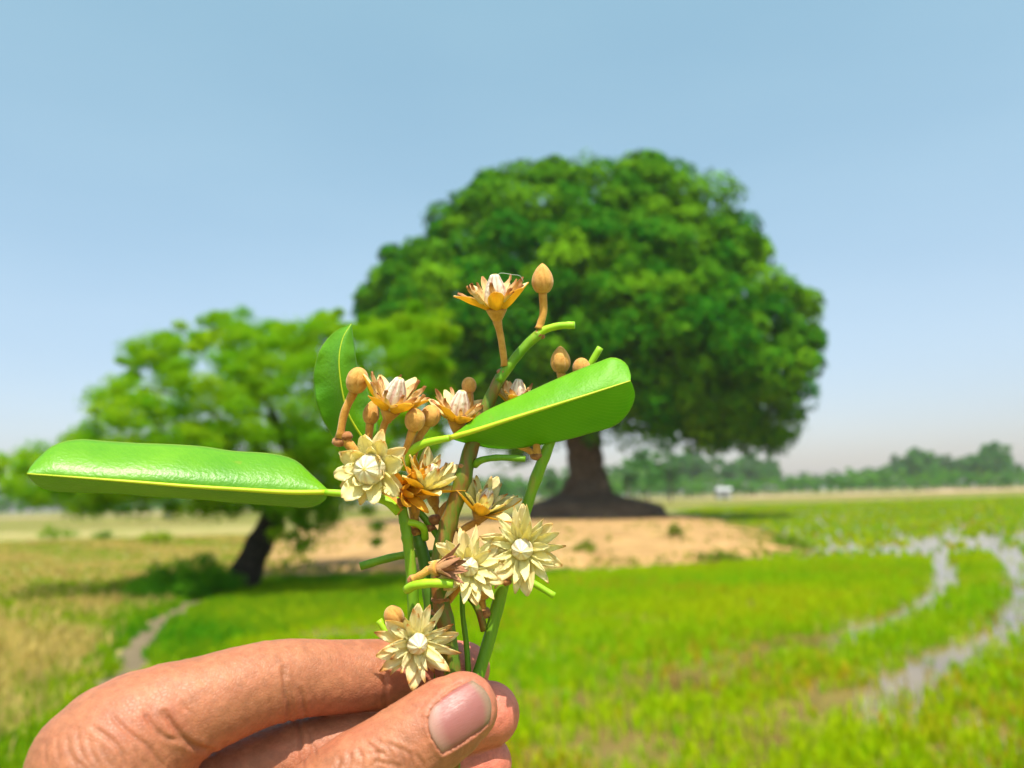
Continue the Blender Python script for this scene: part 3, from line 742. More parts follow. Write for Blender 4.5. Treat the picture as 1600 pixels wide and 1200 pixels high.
GR = Grid((-150, -160, 160), (16, -62, 278), 0.5)
palm = GR.full(14.0)
GR.chain(palm, [(168, 1200, 195, 16.0), (125, 1380, 192, 19), (70, 1560, 190, 22)], 8)
GR.chain(palm, [(200, 1290, 214, 15), (120, 1560, 205, 22)], 2)
GR.chain(palm, [(270, 1370, 230, 14), (150, 1570, 212, 21)], 2)
GR.chain(palm, [(340, 1450, 242, 13), (180, 1580, 220, 20)], 2)
GR.chain(palm, [(120, 1530, 185, 18), (330, 1430, 192, 15.5)], 2)
GR.chain(palm, [(215, 1250, 197, 12.5), (330, 1420, 196, 14)], 2)
GR.chain(palm, [(168, 1200, 195, 15.5), (200, 1290, 214, 15)], 2)
FING = {
 'index': ([(168, 1198, 195, 16.0), (220, 1140, 199, 14.2), (310, 1103, 205, 12.3), (430, 1064, 217, 10.9), (530, 1057, 227, 10.1), (620, 1051, 235, 9.7), (690, 1047, 242, 9.3), (724, 1045, 246, 8.3)], 9),
 'middle': ([(200, 1290, 214, 14), (330, 1226, 216, 11.2), (470, 1181, 223, 10.5), (600, 1152, 233, 10.2), (700, 1128, 240, 10.2), (763, 1115, 245, 9.7)], 6),
 'ring': ([(270, 1370, 230, 13), (400, 1300, 230, 10.5), (540, 1245, 234, 9.6), (660, 1208, 240, 9.2), (756, 1192, 245, 8.6)], 5),
 'little': ([(340, 1450, 242, 12), (460, 1390, 240, 9.2), (580, 1330, 241, 8.4), (690, 1285, 246, 7.6)], 5),
 'thumb': ([(330, 1430, 192, 15.5), (450, 1312, 200, 13.0), (550, 1226, 205, 12.4), (600, 1192, 207, 11.6), (655, 1154, 209.5, 11.3), (700, 1122, 212, 10.7), (722, 1107, 213.5, 9.6)], 9),
}
total = None
for nm, (pts, kk) in FING.items():
    D = GR.full(14.0); GR.chain(D, pts, 18)
    D = smin(palm, D, kk)
    total = D if total is None else smin(total, D, 0.9)
hv, hq = surface_nets(total, GR.lo, GR.h)

def tri_sample(p):
    f = (p - GR.lo) / GR.h; i = np.clip(np.floor(f).astype(int), 0, GR.n - 2); t = f - i; r = 0
    for a in (0, 1):
        for b in (0, 1):
            for c in (0, 1):
                wgt = (t[:, 0] if a else 1 - t[:, 0]) * (t[:, 1] if b else 1 - t[:, 1]) * (t[:, 2] if c else 1 - t[:, 2])
                r = r + wgt * total[i[:, 0] + a, i[:, 1] + b, i[:, 2] + c]
    return r
def sdf_normal(p, e=0.7):
    return unit(np.stack([tri_sample(p + np.eye(3)[k] * e) - tri_sample(p - np.eye(3)[k] * e) for k in range(3)], 1))
E = np.vstack([hq[:, [0, 1]], hq[:, [1, 2]], hq[:, [2, 3]], hq[:, [3, 0]]])
deg = np.bincount(E.ravel(), minlength=len(hv))[:, None]
def smooth(v, n, lam=0.5):
    for _ in range(n):
        s_ = np.stack([np.bincount(E[:, 0], v[E[:, 1], k], len(v)) + np.bincount(E[:, 1], v[E[:, 0], k], len(v)) for k in range(v.shape[1])], 1)
        v = v * (1 - lam) + lam * s_ / np.maximum(deg, 1)
    return v
hv = smooth(hv, 5)
hn = sdf_normal(hv, 1.2)

# --- nail: outline drawn on the thumb's back, laid over it as a smooth shell
def q2(a, b, c, t): return (1 - t)**2 * a + 2 * t * (1 - t) * b + t * t * c
def nail_px(u, v):
    up_ = q2(np.array([[677., 1104]]), np.array([[703., 1078]]), np.array([[738., 1063]]), u[:, None])
    lo_ = q2(np.array([[691., 1179]]), np.array([[728., 1160]]), np.array([[763., 1130]]), u[:, None])
    m = (v[:, None] + 1) / 2; p = up_ * (1 - m) + lo_ * m
    bul = (1 - v * v)[:, None]
    return p + bul * ((1 - u)[:, None]**2 * np.array([[-14., -3]]) + u[:, None]**2 * np.array([[15., -5]]))
def px_of(p): return np.stack([800 + p[:, 0] / p[:, 2] * FPX, 600 - p[:, 1] / p[:, 2] * FPX], 1)
gu, gv = np.meshgrid(np.linspace(0.05, .8, 12), np.linspace(-.85, .85, 12)); qq = nail_px(gu.ravel(), gv.ravel())
Zt = np.full(len(qq), 190.0)
for _ in range(60):
    p3 = np.stack([(qq[:, 0] - 800) / FPX * Zt, (600 - qq[:, 1]) / FPX * Zt, Zt], 1); Zt = Zt + np.clip(tri_sample(p3), -3, 3) * 0.9
nc = np.array([715., 1122.])
def basis(q):
    a, b = ((q - nc) / 60).T; return np.stack([np.ones_like(a), a, b, a * a, a * b, b * b], 1)
coef = np.linalg.lstsq(basis(qq), Zt, rcond=None)[0]
def nail_pt(u, v, off):
    q = nail_px(u, v); Z = basis(q) @ coef - off
    return np.stack([(q[:, 0] - 800) / FPX * Z, (600 - q[:, 1]) / FPX * Z, Z], 1)

# --- creases and folds pressed into the skin
hp = px_of(hv); facing = hn[:, 2] < 0.35
def pl_d2(p, line):
    d = np.full(len(p), 1e9)
    for a, b in zip(line[:-1], line[1:]):
        ab = b - a; t = np.clip(((p - a) @ ab) / (ab @ ab), 0, 1); d = np.minimum(d, np.linalg.norm(p - a - t[:, None] * ab, axis=1))
    return d
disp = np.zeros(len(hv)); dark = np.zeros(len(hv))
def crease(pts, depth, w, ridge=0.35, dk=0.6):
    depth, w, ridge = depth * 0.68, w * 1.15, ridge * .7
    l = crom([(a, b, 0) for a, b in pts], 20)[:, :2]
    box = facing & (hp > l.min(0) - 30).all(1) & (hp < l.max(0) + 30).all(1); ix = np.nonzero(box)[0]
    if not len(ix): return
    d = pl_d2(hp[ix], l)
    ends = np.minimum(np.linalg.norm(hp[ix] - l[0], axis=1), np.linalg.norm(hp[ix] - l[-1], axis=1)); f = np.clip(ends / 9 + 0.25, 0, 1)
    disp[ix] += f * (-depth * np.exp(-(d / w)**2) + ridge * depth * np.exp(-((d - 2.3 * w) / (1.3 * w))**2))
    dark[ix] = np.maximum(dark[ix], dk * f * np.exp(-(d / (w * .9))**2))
crease([(258, 1116), (273, 1137), (288, 1155), (306, 1167), (330, 1174)], 1.1, 4.0, .4, .7)
crease([(225, 1113), (240, 1137), (258, 1152), (280, 1157)], 0.55, 3.2)
crease([(175, 1119), (192, 1137), (210, 1152), (231, 1167), (252, 1196)], 0.6, 3.2)
crease([(147, 1137), (168, 1152), (186, 1170), (196, 1199)], 0.55, 3.2)
for x_, y_, dx, dy in ((120, 1140, 14, 50), (104, 1150, 12, 46), (138, 1150, 18, 46), (88, 1150, 6, 44), (160, 1168, 14, 30), (215, 1176, 16, 24), (230, 1120, 10, 14), (284, 1098, 14, 16), (70, 1160, 2, 36), (112, 1176, 18, 20)):
    crease([(x_, y_), (x_ + dx * .3, y_ + dy * .55), (x_ + dx, y_ + dy)], 0.28, 2.4, .4, .35)
crease([(443, 1046), (446, 1080), (451, 1104), (450, 1124)], 0.75, 3.2, .45, .75)
crease([(452, 1070), (457, 1098), (459, 1120)], 0.4, 2.6, .4, .4)
crease([(470, 1078), (475, 1100), (477, 1120)], 0.5, 2.8, .4, .6)
crease([(600, 1050), (602, 1078), (602, 1102)], 0.5, 3.0, .4, .45)
crease([(466, 1126), (470, 1160), (473, 1199)], 0.6, 3, .4, .6)
crease([(484, 1136), (488, 1160), (494, 1184)], 0.4, 2.6, .4, .5)
crease([(736, 1062), (712, 1070), (684, 1092), (668, 1112)], 0.35, 2.4, .9, .35)
for pts in ([(572, 1160), (585, 1170), (590, 1184), (582, 1199)], [(588, 1156), (603, 1166), (612, 1180), (610, 1199)], [(604, 1160), (622, 1172), (630, 1188), (628, 1200)], [(560, 1172), (566, 1186), (560, 1200)],
            [(545, 1178), (548, 1190), (540, 1200)], [(578, 1178), (596, 1176), (606, 1186)], [(622, 1166), (640, 1180), (644, 1198)], [(530, 1184), (530, 1194), (524, 1200)], [(590, 1190), (600, 1192), (618, 1196)], [(646, 1176), (658, 1190), (662, 1200)]):
    crease(pts, 0.42, 2.6, .5, .5)
# bed of the nail and the rim of skin round it
rimu = np.linspace(0, 1, 30)
rim = np.vstack([nail_px(rimu, np.full(30, 1.0)), nail_px(np.ones(20), np.linspace(1, -1, 20)), nail_px(rimu[::-1], np.full(30, -1.0)), nail_px(np.zeros(20), np.linspace(-1, 1, 20))])
rim = rim[np.r_[True, np.linalg.norm(np.diff(rim, axis=0), axis=1) > 0.3]]
near = facing & (np.abs(hp - nc) < 100).all(1) & (hv[:, 2] < 222); ix = np.nonzero(near)[0]
d = pl_d2(hp[ix], rim); ins = poly_sd(hp[ix], rim[:-1:3]) > 0
tipside = np.clip((hp[ix] @ np.array([.79, -.61]) - (np.array([735., 1100]) @ np.array([.79, -.61]))) / 30, 0, 1)
disp[ix] += np.where(ins, -0.55, 0.50 * np.exp(-(d / 7)**2) * (1 - tipside)) - 0.3 * np.exp(-(d / 2.2)**2)
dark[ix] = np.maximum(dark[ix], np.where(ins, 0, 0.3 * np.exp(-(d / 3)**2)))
disp += 0.05 * vnoise(hv, 0.9, 3) + 0.12 * vnoise(hv, 0.17, 5)
hv = hv + hn * disp[:, None]
# pinker pads at the finger ends and inner faces
pink = np.zeros(len(hv))
for nm in ('index', 'middle', 'ring', 'little'):
    tpt = H(*FING[nm][0][-1][:3]); pink = np.maximum(pink, np.clip(1.25 - np.linalg.norm(hv - tpt, axis=1) / 26, 0, 1))
tip_t = H(*FING['thumb'][0][-1][:3]); pink = np.maximum(pink, 0.55 * np.clip(1.2 - np.linalg.norm(hv - tip_t, axis=1) / 16, 0, 1))
pink = np.maximum(pink, 0.45 * np.clip((hn[:, 1] * -1 + 0.1), 0, 1) * np.clip((hv[:, 0] + 100) / 30, 0, 1))

k = NT('skin')
co = k.objco()
tone = k.attr('tone').outputs['Color']; sep = k.n('ShaderNodeSeparateColor', Color=tone)
base = k.ramp(k.noise(co, 90, 5, .6), [(0.3, (0.295, 0.105, 0.049)), (0.7, (0.400, 0.156, 0.076))])
base = k.mix(sep.outputs[0], base, (0.58, 0.165, 0.11))
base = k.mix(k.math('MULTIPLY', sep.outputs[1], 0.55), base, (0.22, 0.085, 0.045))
base = k.mix(k.ramp(k.noise(co, 48, 4, .6), [(0.48, 0.0), (0.72, 0.45)]), base, (0.37, 0.095, 0.055))
spots = k.ramp(k.noise(co, 420, 4, .7), [(0.33, 0.80), (0.65, 1.10)])
base = k.mix(1.0, base, spots, 'MULTIPLY')
vo = k.n('ShaderNodeTexVoronoi', Scale=950.0, feature='DISTANCE_TO_EDGE'); k.t.links.new(co, vo.inputs['Vector'])
cells = k.ramp(vo.outputs['Distance'], [(0.0, 0.0), (0.12, 1.0)])
h_ = cells
nb = k.bump(h_, 0.32, 0.00018); nb = k.bump(k.noise(co, 260, 4), 0.25, 0.0006, nb)
M_SKIN = k.end(k.principled(base, 0.52, nb, Subsurface_Weight=0.22, Subsurface_Radius=(0.0032, 0.0011, 0.0006), Subsurface_Scale=1.0, Specular_IOR_Level=0.42))
k = NT('nail'); uvn = k.n('ShaderNodeSeparateXYZ', Vector=k.uv())
nc_ = k.ramp(uvn.outputs[0], [(0.0, (0.50, 0.29, 0.23)), (0.15, (0.46, 0.22, 0.19)), (0.27, (0.40, 0.145, 0.135)), (0.86, (0.38, 0.14, 0.13)), (0.93, (0.34, 0.20, 0.14)), (1.0, (0.30, 0.21, 0.14))])
sc_ = k.n('ShaderNodeMapping', Scale=(1.2, 26, 1), Vector=k.uv()).outputs[0]
M_NAIL = k.end(k.principled(k.mix(1.0, nc_, (.74, .72, .69), 'MULTIPLY'), 0.33, k.bump(k.noise(sc_, 3, 3), 0.3, 0.0004), Subsurface_Weight=0.15, Subsurface_Radius=(0.002, 0.0008, 0.0005), Subsurface_Scale=1.0, Specular_IOR_Level=0.45))

def mm2w(p): return CAM + (p[:, :1] * RGT + p[:, 1:2] * UPV + p[:, 2:3] * FWD) / 1000.0
fa = tube_arrays(crom([np.array([-108, -150, 196.]), np.array([-128, -210, 170.]), np.array([-150, -300, 120.]), np.array([-170, -400, 60.])], 14), np.linspace(25, 40, 14), 28, True)
fv = fa[0].copy()
hand_base = mm2w(np.array([[-95., -150, 200]]))[0]
AV = np.vstack([hv, fv]); AQ = np.vstack([hq, fa[1] + len(hv)]); AT = fa[2] + len(hv)
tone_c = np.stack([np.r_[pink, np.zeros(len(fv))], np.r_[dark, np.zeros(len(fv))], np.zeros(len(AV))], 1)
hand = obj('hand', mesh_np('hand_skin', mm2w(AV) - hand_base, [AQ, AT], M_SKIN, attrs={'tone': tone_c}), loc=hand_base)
tag(hand, 'bare brown hand pinching the flowering twigs between thumb and fingers', 'hand')
nu, nvv = 26, 18
gu, gv = np.meshgrid(np.linspace(0, 1, nu), np.linspace(-1, 1, nvv), indexing='ij'); gu, gv = gu.ravel(), gv.ravel()
edge = np.clip((1 - np.abs(gv)) / .12, 0, 1) * np.clip(gu / .08, 0, 1)
top = nail_pt(gu, gv, 0.15 + 0.30 * np.sqrt(edge) - 0.35 * (gv**4)); bot = nail_pt(gu, gv, -0.9)
i, j = np.meshgrid(np.arange(nu - 1), np.arange(nvv - 1), indexing='ij')
q = np.stack([i * nvv + j, i * nvv + j + 1, (i + 1) * nvv + j + 1, (i + 1) * nvv + j], -1).reshape(-1, 4)
bd = [a * nvv for a in range(nu)] + [(nu - 1) * nvv + b for b in range(1, nvv)] + [a * nvv + nvv - 1 for a in range(nu - 2, -1, -1)] + [b for b in range(nvv - 2, 0, -1)]
bd = np.array(bd); N0 = nu * nvv; side = np.stack([bd, np.roll(bd, -1), np.roll(bd, -1) + N0, bd + N0], 1)
nuv = np.stack([gu, (gv + 1) / 2], 1)
obj('thumbnail', mesh_np('thumbnail', mm2w(np.vstack([top, bot])) - hand_base, [q, q[:, ::-1] + N0, side], M_NAIL, uv=np.vstack([nuv, nuv])), hand)

# ================================================================== FLOWERING SPRIGS
def grad_mat(name, stops, rough=0.55, trans=0.42, speck=None, nscale=900, spec=0.3, tcol=None, veins=True):
    """colour along the petal's own length (its pigment), fine streaks along it"""
    k = NT(name); s = k.n('ShaderNodeSeparateXYZ', Vector=k.uv()); co = k.objco()
    rnd = k.n('ShaderNodeObjectInfo').outputs['Random']
    f = k.math('ADD', s.outputs[1], k.math('MULTIPLY', k.math('SUBTRACT', rnd, 0.6), 0.16))
    f = k.math('ADD', f, k.math('MULTIPLY', k.math('SUBTRACT', k.noise(co, 3.5, 4), 0.5), 0.22))
    c = k.ramp(f, stops)
    mp = k.n('ShaderNodeMapping', Scale=(16, 1.2, 1), Vector=k.uv()).outputs[0]
    st = k.noise(mp, 2.0, 3)
    c = k.mix(1.0, c, k.ramp(st, [(0.3, 0.90), (0.65, 1.05)]), 'MULTIPLY')
    nb = k.bump(st, 0.25, 0.03)
    p = k.principled(c, rough, nb, Specular_IOR_Level=spec)
    return k.end(k.translucent(p, k.mix(1.0, c, (1.0, .93, .72), 'MULTIPLY'), trans))
M_CREAM = grad_mat('petal_cream', [(0.0, (0.92, 0.78, 0.08)), (0.25, (0.96, 0.89, 0.38)), (0.80, (0.97, 0.91, 0.53)), (0.97, (0.94, 0.74, 0.30)), (1.0, (0.80, 0.50, 0.16))])
M_CREAMB = grad_mat('petal_cream_browned', [(0.0, (0.90, 0.80, 0.12)), (0.25, (0.95, 0.89, 0.44)), (0.72, (0.96, 0.89, 0.54)), (0.88, (0.82, 0.50, 0.16)), (1.0, (0.52, 0.18, 0.04))])
M_DRY = grad_mat('petal_dry', [(0.0, (0.90, 0.66, 0.14)), (0.3, (0.94, 0.77, 0.37)), (0.65, (0.90, 0.66, 0.33)), (0.88, (0.72, 0.38, 0.15)), (1.0, (0.46, 0.18, 0.06))])
M_SEPAL = grad_mat('sepal_orange', [(0.0, (0.92, 0.46, 0.015)), (0.5, (0.95, 0.56, 0.04)), (1.0, (0.90, 0.48, 0.05))], 0.6, 0.35)
M_BROWN = grad_mat('withered_brown', [(0.0, (0.55, 0.30, 0.12)), (0.5, (0.48, 0.24, 0.12)), (1.0, (0.36, 0.15, 0.08))], 0.6, 0.1)
def cone_mat(name, a, b):
    k = NT(name); s = k.n('ShaderNodeSeparateXYZ', Vector=k.uv()); co = k.objco()
    fl = k.math('SINE', k.math('MULTIPLY', s.outputs[0], 2 * math.pi * 8))
    f = k.math('ADD', k.math('MULTIPLY', fl, 0.25), k.noise(co, 4, 4))
    c = k.ramp(f, [(0.25, b), (0.6, a)])
    c = k.mix(k.ramp(s.outputs[1], [(0.0, 1.0), (0.16, 0.0)]), c, (0.72, 0.58, 0.10))
    c = k.mix(k.ramp(s.outputs[1], [(0.90, 0.0), (0.97, 1.0)]), c, (0.78, 0.55, 0.12))
    p = k.principled(c, 0.45, k.bump(f, 0.3, 0.05), Specular_IOR_Level=0.35)
    return k.end(k.translucent(p, c, 0.15))
M_CONE = cone_mat('cone_cream', (0.86, 0.78, 0.52), (0.74, 0.58, 0.36))
M_CONED = cone_mat('cone_pinkish', (0.86, 0.74, 0.60), (0.60, 0.36, 0.28))
def fuzzy(name, a, b, scale=500):
    k = NT(name); co = k.n('ShaderNodeNewGeometry').outputs['Position']
    c = k.ramp(k.noise(co, scale, 6, .7), [(0.36, a), (0.62, b)])
    nb = k.bump(k.noise(co, 2600, 4, .7), 0.55, 0.0005)
    return k.end(k.principled(c, 0.75, nb, Specular_IOR_Level=0.15, Sheen_Weight=0.25, Sheen_Roughness=0.4))
M_BUD = fuzzy('bud_tan', (0.48, 0.22, 0.045), (0.64, 0.34, 0.09))
M_STALK = fuzzy('stalk_orange_brown', (0.46, 0.20, 0.03), (0.64, 0.33, 0.07), 300)
M_SCAR = fuzzy('scar_brown', (0.24, 0.09, 0.03), (0.42, 0.19, 0.07), 700)
def stem_mat(name, stops, scale=120):
    k = NT(name); co = k.n('ShaderNodeNewGeometry').outputs['Position']
    mp = k.n('ShaderNodeMapping', Scale=(1, 1, .25), Vector=co).outputs[0]
    c = k.ramp(k.noise(mp, scale, 5, .6), stops)
    nb = k.bump(k.noise(mp, scale * 9, 4), 0.35, 0.0004)
    return k.end(k.principled(c, 0.5, nb, Specular_IOR_Level=0.35, Subsurface_Weight=0.1, Subsurface_Radius=(.001, .002, .0005), Subsurface_Scale=1.0))
M_GREEN = stem_mat('stem_green', [(0.3, (0.07, 0.21, 0.006)), (0.62, (0.17, 0.33, 0.010)), (0.78, (0.28, 0.26, 0.03))], 200)
M_LIME = stem_mat('petiole_lime', [(0.3, (0.20, 0.42, 0.008)), (0.7, (0.34, 0.55, 0.015))])
M_OLIVE = stem_mat('stem_olive_brown', [(0.38, (0.22, 0.085, 0.018)), (0.48, (0.17, 0.13, 0.015)), (0.58, (0.085, 0.16, 0.008))], 330)
M_DKGREEN = stem_mat('stem_dark_green', [(0.3, (0.04, 0.13, 0.010)), (0.7, (0.11, 0.22, 0.015))])

def leaf_mat(name, c0, c1, trans, rough, vis=0.16):
    k = NT(name); s = k.n('ShaderNodeSeparateXYZ', Vector=k.uv()); co = k.objco()
    ph = k.math('ADD', k.math('MULTIPLY', s.outputs[0], 230.0), k.math('MULTIPLY', k.math('ABSOLUTE', k.math('SUBTRACT', s.outputs[1], 0.5)), -95.0))
    ph = k.math('ADD', ph, k.math('MULTIPLY', k.noise(co, 160, 3), 3.0))
    vn = k.ramp(k.math('MULTIPLY', k.math('ADD', k.math('SINE', ph), 1.0), 0.5), [(0.0, 0.0), (0.78, 0.0), (1.0, 1.0)])
    c = k.ramp(k.noise(co, 60, 5), [(0.3, c0), (0.7, c1)])
    c = k.mix(k.math('MULTIPLY', vn, vis), c, (0.36, 0.56, 0.04))
    bl = k.ramp(k.noise(co, 230, 2, .4), [(0.70, 0.0), (0.76, 0.35)])
    c = k.mix(bl, c, (0.26, 0.30, 0.02))
    ed = k.ramp(k.math('ABSOLUTE', k.math('SUBTRACT', s.outputs[1], 0.5)), [(0.485, 0.0), (0.498, 0.45)])
    c = k.mix(ed, c, (0.42, 0.52, 0.06))
    nb = k.bump(vn, vis * .4, 0.0003); nb = k.bump(k.noise(co, 900, 4), 0.35, 0.0006, nb); nb = k.bump(k.noise(co, 110, 3), 0.12, 0.0010, nb)
    p = k.principled(c, rough, nb, Specular_IOR_Level=0.5)
    tcol = k.mix(k.math('MULTIPLY', vn, vis * 2), (0.22, 0.62, 0.006), (0.42, 0.72, 0.03))
    return k.end(k.translucent(p, tcol, trans))
M_LEAF = leaf_mat('leaf_glossy', (0.075, 0.27, 0.002), (0.15, 0.38, 0.004), 0.24, 0.37, 0.04)
M_LEAFU = leaf_mat('leaf_underside', (0.13, 0.42, 0.002), (0.20, 0.52, 0.004), 0.46, 0.5)
M_MIDRIB = stem_mat('midrib_yellow', [(0.3, (0.36, 0.48, 0.012)), (0.7, (0.50, 0.56, 0.025))], 60)

# ---- shared petal meshes, unit length along +Y, inner face +Z; inner sheet slot 0, outer sheet slot 1
def petal_mesh(name, w, cup, curl, twist=0.0, point=0.75, mats=(None, None), th=0.016, seed=0, crinkle=0.0):
    g = np.random.default_rng(seed); nt_, nv_ = 9, 5
    t = np.linspace(0, 1, nt_); v = np.linspace(-1, 1, nv_)
    prof = ((t + 0.10)**0.55) * np.clip(1.02 - t, 0, 1)**point; prof = prof / prof.max()
    th_ = curl * t**1.5; dy = np.cos(th_); dz = np.sin(th_)
    y = np.r_[0, np.cumsum((dy[1:] + dy[:-1]) / 2)] / (nt_ - 1); z = np.r_[0, np.cumsum((dz[1:] + dz[:-1]) / 2)] / (nt_ - 1)
    def sheet_(off):
        tt, vv = np.meshgrid(np.arange(nt_), np.arange(nv_), indexing='ij'); tt, vv = tt.ravel(), vv.ravel()
        x0 = v[vv] * w * .5 * prof[tt]; lz = cup * (v[vv]**2) * w * prof[tt] + off * (1 - 0.6 * t[tt]) * (1 - 0.7 * v[vv]**2)
        lz = lz + crinkle * w * np.sin(vv * 2.1 + tt * 1.3 + seed) * t[tt]
        a = twist * t[tt]; x1 = x0 * np.cos(a) - lz * np.sin(a); z1 = x0 * np.sin(a) + lz * np.cos(a)
        nyy, nzz = -np.sin(th_[tt]), np.cos(th_[tt])
        return np.stack([x1 + crinkle * .12 * np.sin(tt * .9 + seed) * t[tt], y[tt] + z1 * nyy, z[tt] + z1 * nzz], 1), np.stack([(v[vv] + 1) / 2, t[tt]], 1)
    A, ua = sheet_(th * .5); B, ub = sheet_(-th * .5)
    i, j = np.meshgrid(np.arange(nt_ - 1), np.arange(nv_ - 1), indexing='ij')
    q = np.stack([i * nv_ + j, i * nv_ + j + 1, (i + 1) * nv_ + j + 1, (i + 1) * nv_ + j], -1).reshape(-1, 4)
    N = nt_ * nv_
    bd = np.array([a * nv_ for a in range(nt_)] + [(nt_ - 1) * nv_ + b for b in range(1, nv_)] + [a * nv_ + nv_ - 1 for a in range(nt_ - 2, -1, -1)] + [b for b in range(nv_ - 2, 0, -1)])
    sd_ = np.stack([bd, np.roll(bd, -1), np.roll(bd, -1) + N, bd + N], 1)
    me = mesh_np(name, np.vstack([A, B]), [q, q[:, ::-1] + N, sd_], [mats[0], mats[1]], uv=np.vstack([ua, ub]))
    mi = np.zeros(len(me.polygons), np.int32); mi[len(q):] = 1
    me.polygons.foreach_set('material_index', mi); return me
PET = {}
for nm, m in (('cream', (M_CREAM, M_CREAM)), ('creamb', (M_CREAMB, M_CREAMB)), ('dry', (M_DRY, M_DRY)), ('brown', (M_BROWN, M_BROWN))):
    PET[nm] = [petal_mesh('petal_' + nm, w, c, cu, tw, pt, m, seed=s, crinkle=cr_) for s, (w, c, cu, tw, pt, cr_) in enumerate(
        [(0.32, 0.24, 0.20, 0.1, .80, .05), (0.28, 0.20, -0.30, -0.2, .95, .09), (0.34, 0.28, 0.40, 0.25, .75, .06), (0.26, 0.24, -0.10, -0.4, 1.0, .12), (0.30, 0.16, 0.60, 0.35, .85, .14)])]
PET['thin'] = [petal_mesh('petal_thin', w, .5, cu, tw, .45, (M_DRY, M_DRY), seed=s, crinkle=.3) for s, (w, cu, tw) in enumerate([(.15, .3, .6), (.17, .7, -.5), (.13, -.2, .3), (.16, .5, .8)])]
PET['wide'] = [petal_mesh('petal_wide', w, .22, cu, tw, .42, (M_CREAM, M_CREAM), seed=s, crinkle=.07) for s, (w, cu, tw) in enumerate([(.58, .5, .1), (.52, .2, -.15), (.62, .7, .2)])]
SEP = [petal_mesh('sepal', w, .28, cu, tw, .7, (M_CREAM, M_SEPAL), .04, s, .03) for s, (w, cu, tw) in enumerate([(.46, .25, .05), (.42, .05, -.08), (.48, .4, .08)])]
SEPO = [petal_mesh('sepal_outer', w, .35, cu, tw, .7, (M_SEPAL, M_SEPAL), .04, s, .05) for s, (w, cu, tw) in enumerate([(.46, .5, .05), (.5, .8, -.1), (.42, .3, .1)])]

def lathe_arrays(prof, n=24, flute=0.0, nf=8, pts=18, seam=0.0, wob=0.0):
    p = crom([(r, z, 0) for r, z in prof], pts); an = np.linspace(0, 2 * np.pi, n, endpoint=False); m = len(p)
    zz = np.linspace(0, 1, m)[:, None]
    rr = p[:, :1] * (1 + flute * np.cos(nf * an)[None]) 
    if seam:
        ph = (an[None] + 0.35 * zz) % (np.pi / 2); dd = np.minimum(ph, np.pi / 2 - ph)
        rr = rr * (1 - seam * 1.6 * np.exp(-(dd / 0.13)**2) * np.clip(zz * 4 - .3, 0, 1)) * (1 + 0.03 * np.cos(2 * an)[None])
    if wob: rr = rr * (1 + wob * np.sin(3 * an[None] + zz * 9))
    V = np.stack([rr * np.cos(an), rr * np.sin(an), np.repeat(p[:, 1:2], n, 1)], -1).reshape(-1, 3)
    i, j = np.meshgrid(np.arange(m - 1), np.arange(n), indexing='ij')
    q = np.stack([i * n + j, i * n + (j + 1) % n, (i + 1) * n + (j + 1) % n, (i + 1) * n + j], -1).reshape(-1, 4)
    uv = np.stack([np.tile(np.arange(n) / n, m), np.repeat(np.linspace(0, 1, m), n)], 1)
    return V, q, uv

def frame(c, axis, spin=0.0):
    z = unit(np.asarray(axis, float)); x = unit(np.cross(UPV if abs(z @ UPV) < .9 else RGT, z)); y = np.cross(z, x)
    x, y = x * math.cos(spin) + y * math.sin(spin), -x * math.sin(spin) + y * math.cos(spin)
    return np.stack([x, y, z], 1), np.asarray(c, float)

def place(o, parent, base, M, c, scale):
    o.parent = parent
    Rm = Matrix([[float(M[r][k]) for k in range(3)] for r in range(3)]).to_4x4()
    o.matrix_basis = Matrix.Translation(Vector(c - base)) @ Rm @ Matrix.Diagonal((scale, scale, scale, 1))

def add_petals(fl, meshes, name, n, e, L, ph0, rb, hb, g, ej=7, lj=.12, only=None):
    for q in range(n):
        ph = ph0 + 2 * math.pi * (q + g.uniform(-.18, .18)) / n
        ee = R(e + g.uniform(-ej, ej)); l = L * g.uniform(1 - lj, 1 + lj)
        if only is not None and not only(ph % (2 * math.pi)): continue
        rad_ = np.array([math.cos(ph), math.sin(ph), 0]); zz = np.array([0, 0, 1.])
        d = math.cos(ee) * rad_ + math.sin(ee) * zz; nn = -math.sin(ee) * rad_ + math.cos(ee) * zz
        rl = g.uniform(-.25, .25); x = np.cross(d, nn); x, nn = x * math.cos(rl) + nn * math.sin(rl), nn * math.cos(rl) - x * math.sin(rl)
        o = bpy.data.objects.new(name, meshes[g.integers(len(meshes))]); COL.objects.link(o); o.parent = fl
        o.matrix_basis = Matrix(((x[0] * l, d[0] * l, nn[0] * l, rad_[0] * rb), (x[1] * l, d[1] * l, nn[1] * l, rad_[1] * rb), (x[2] * l, d[2] * l, nn[2] * l, hb), (0, 0, 0, 1)))

CONES = {}
def cone_mesh(kind):
    if kind not in CONES:
        if kind == 'dome': pr = [(.30, 0), (.36, .12), (.36, .26), (.30, .40), (.18, .50), (.05, .55), (.0, .56)]
        elif kind == 'point': pr = [(.24, 0), (.33, .10), (.34, .24), (.27, .42), (.16, .56), (.07, .64), (.04, .74), (.0, .76)]
        else: pr = [(.20, 0), (.29, .15), (.30, .35), (.24, .6), (.16, .78), (.11, .88), (.05, .90), (0, .90)]
        V, q, uv = lathe_arrays(pr, 32, 0.025 if kind != 'tall' else .05, 8, 18)
        CONES[kind] = mesh_np('flower_cone', V, [q], M_CONE if kind != 'tall' else M_CONED, uv=uv)
    return CONES[kind]
V, q, uv = lathe_arrays([(.05, -.40), (.12, -.30), (.20, -.16), (.27, -.02), (.26, .05), (.0, .06)], 20, .03, 4, 12)
CUP = mesh_np('flower_cup', V, [q], M_STALK, uv=uv)
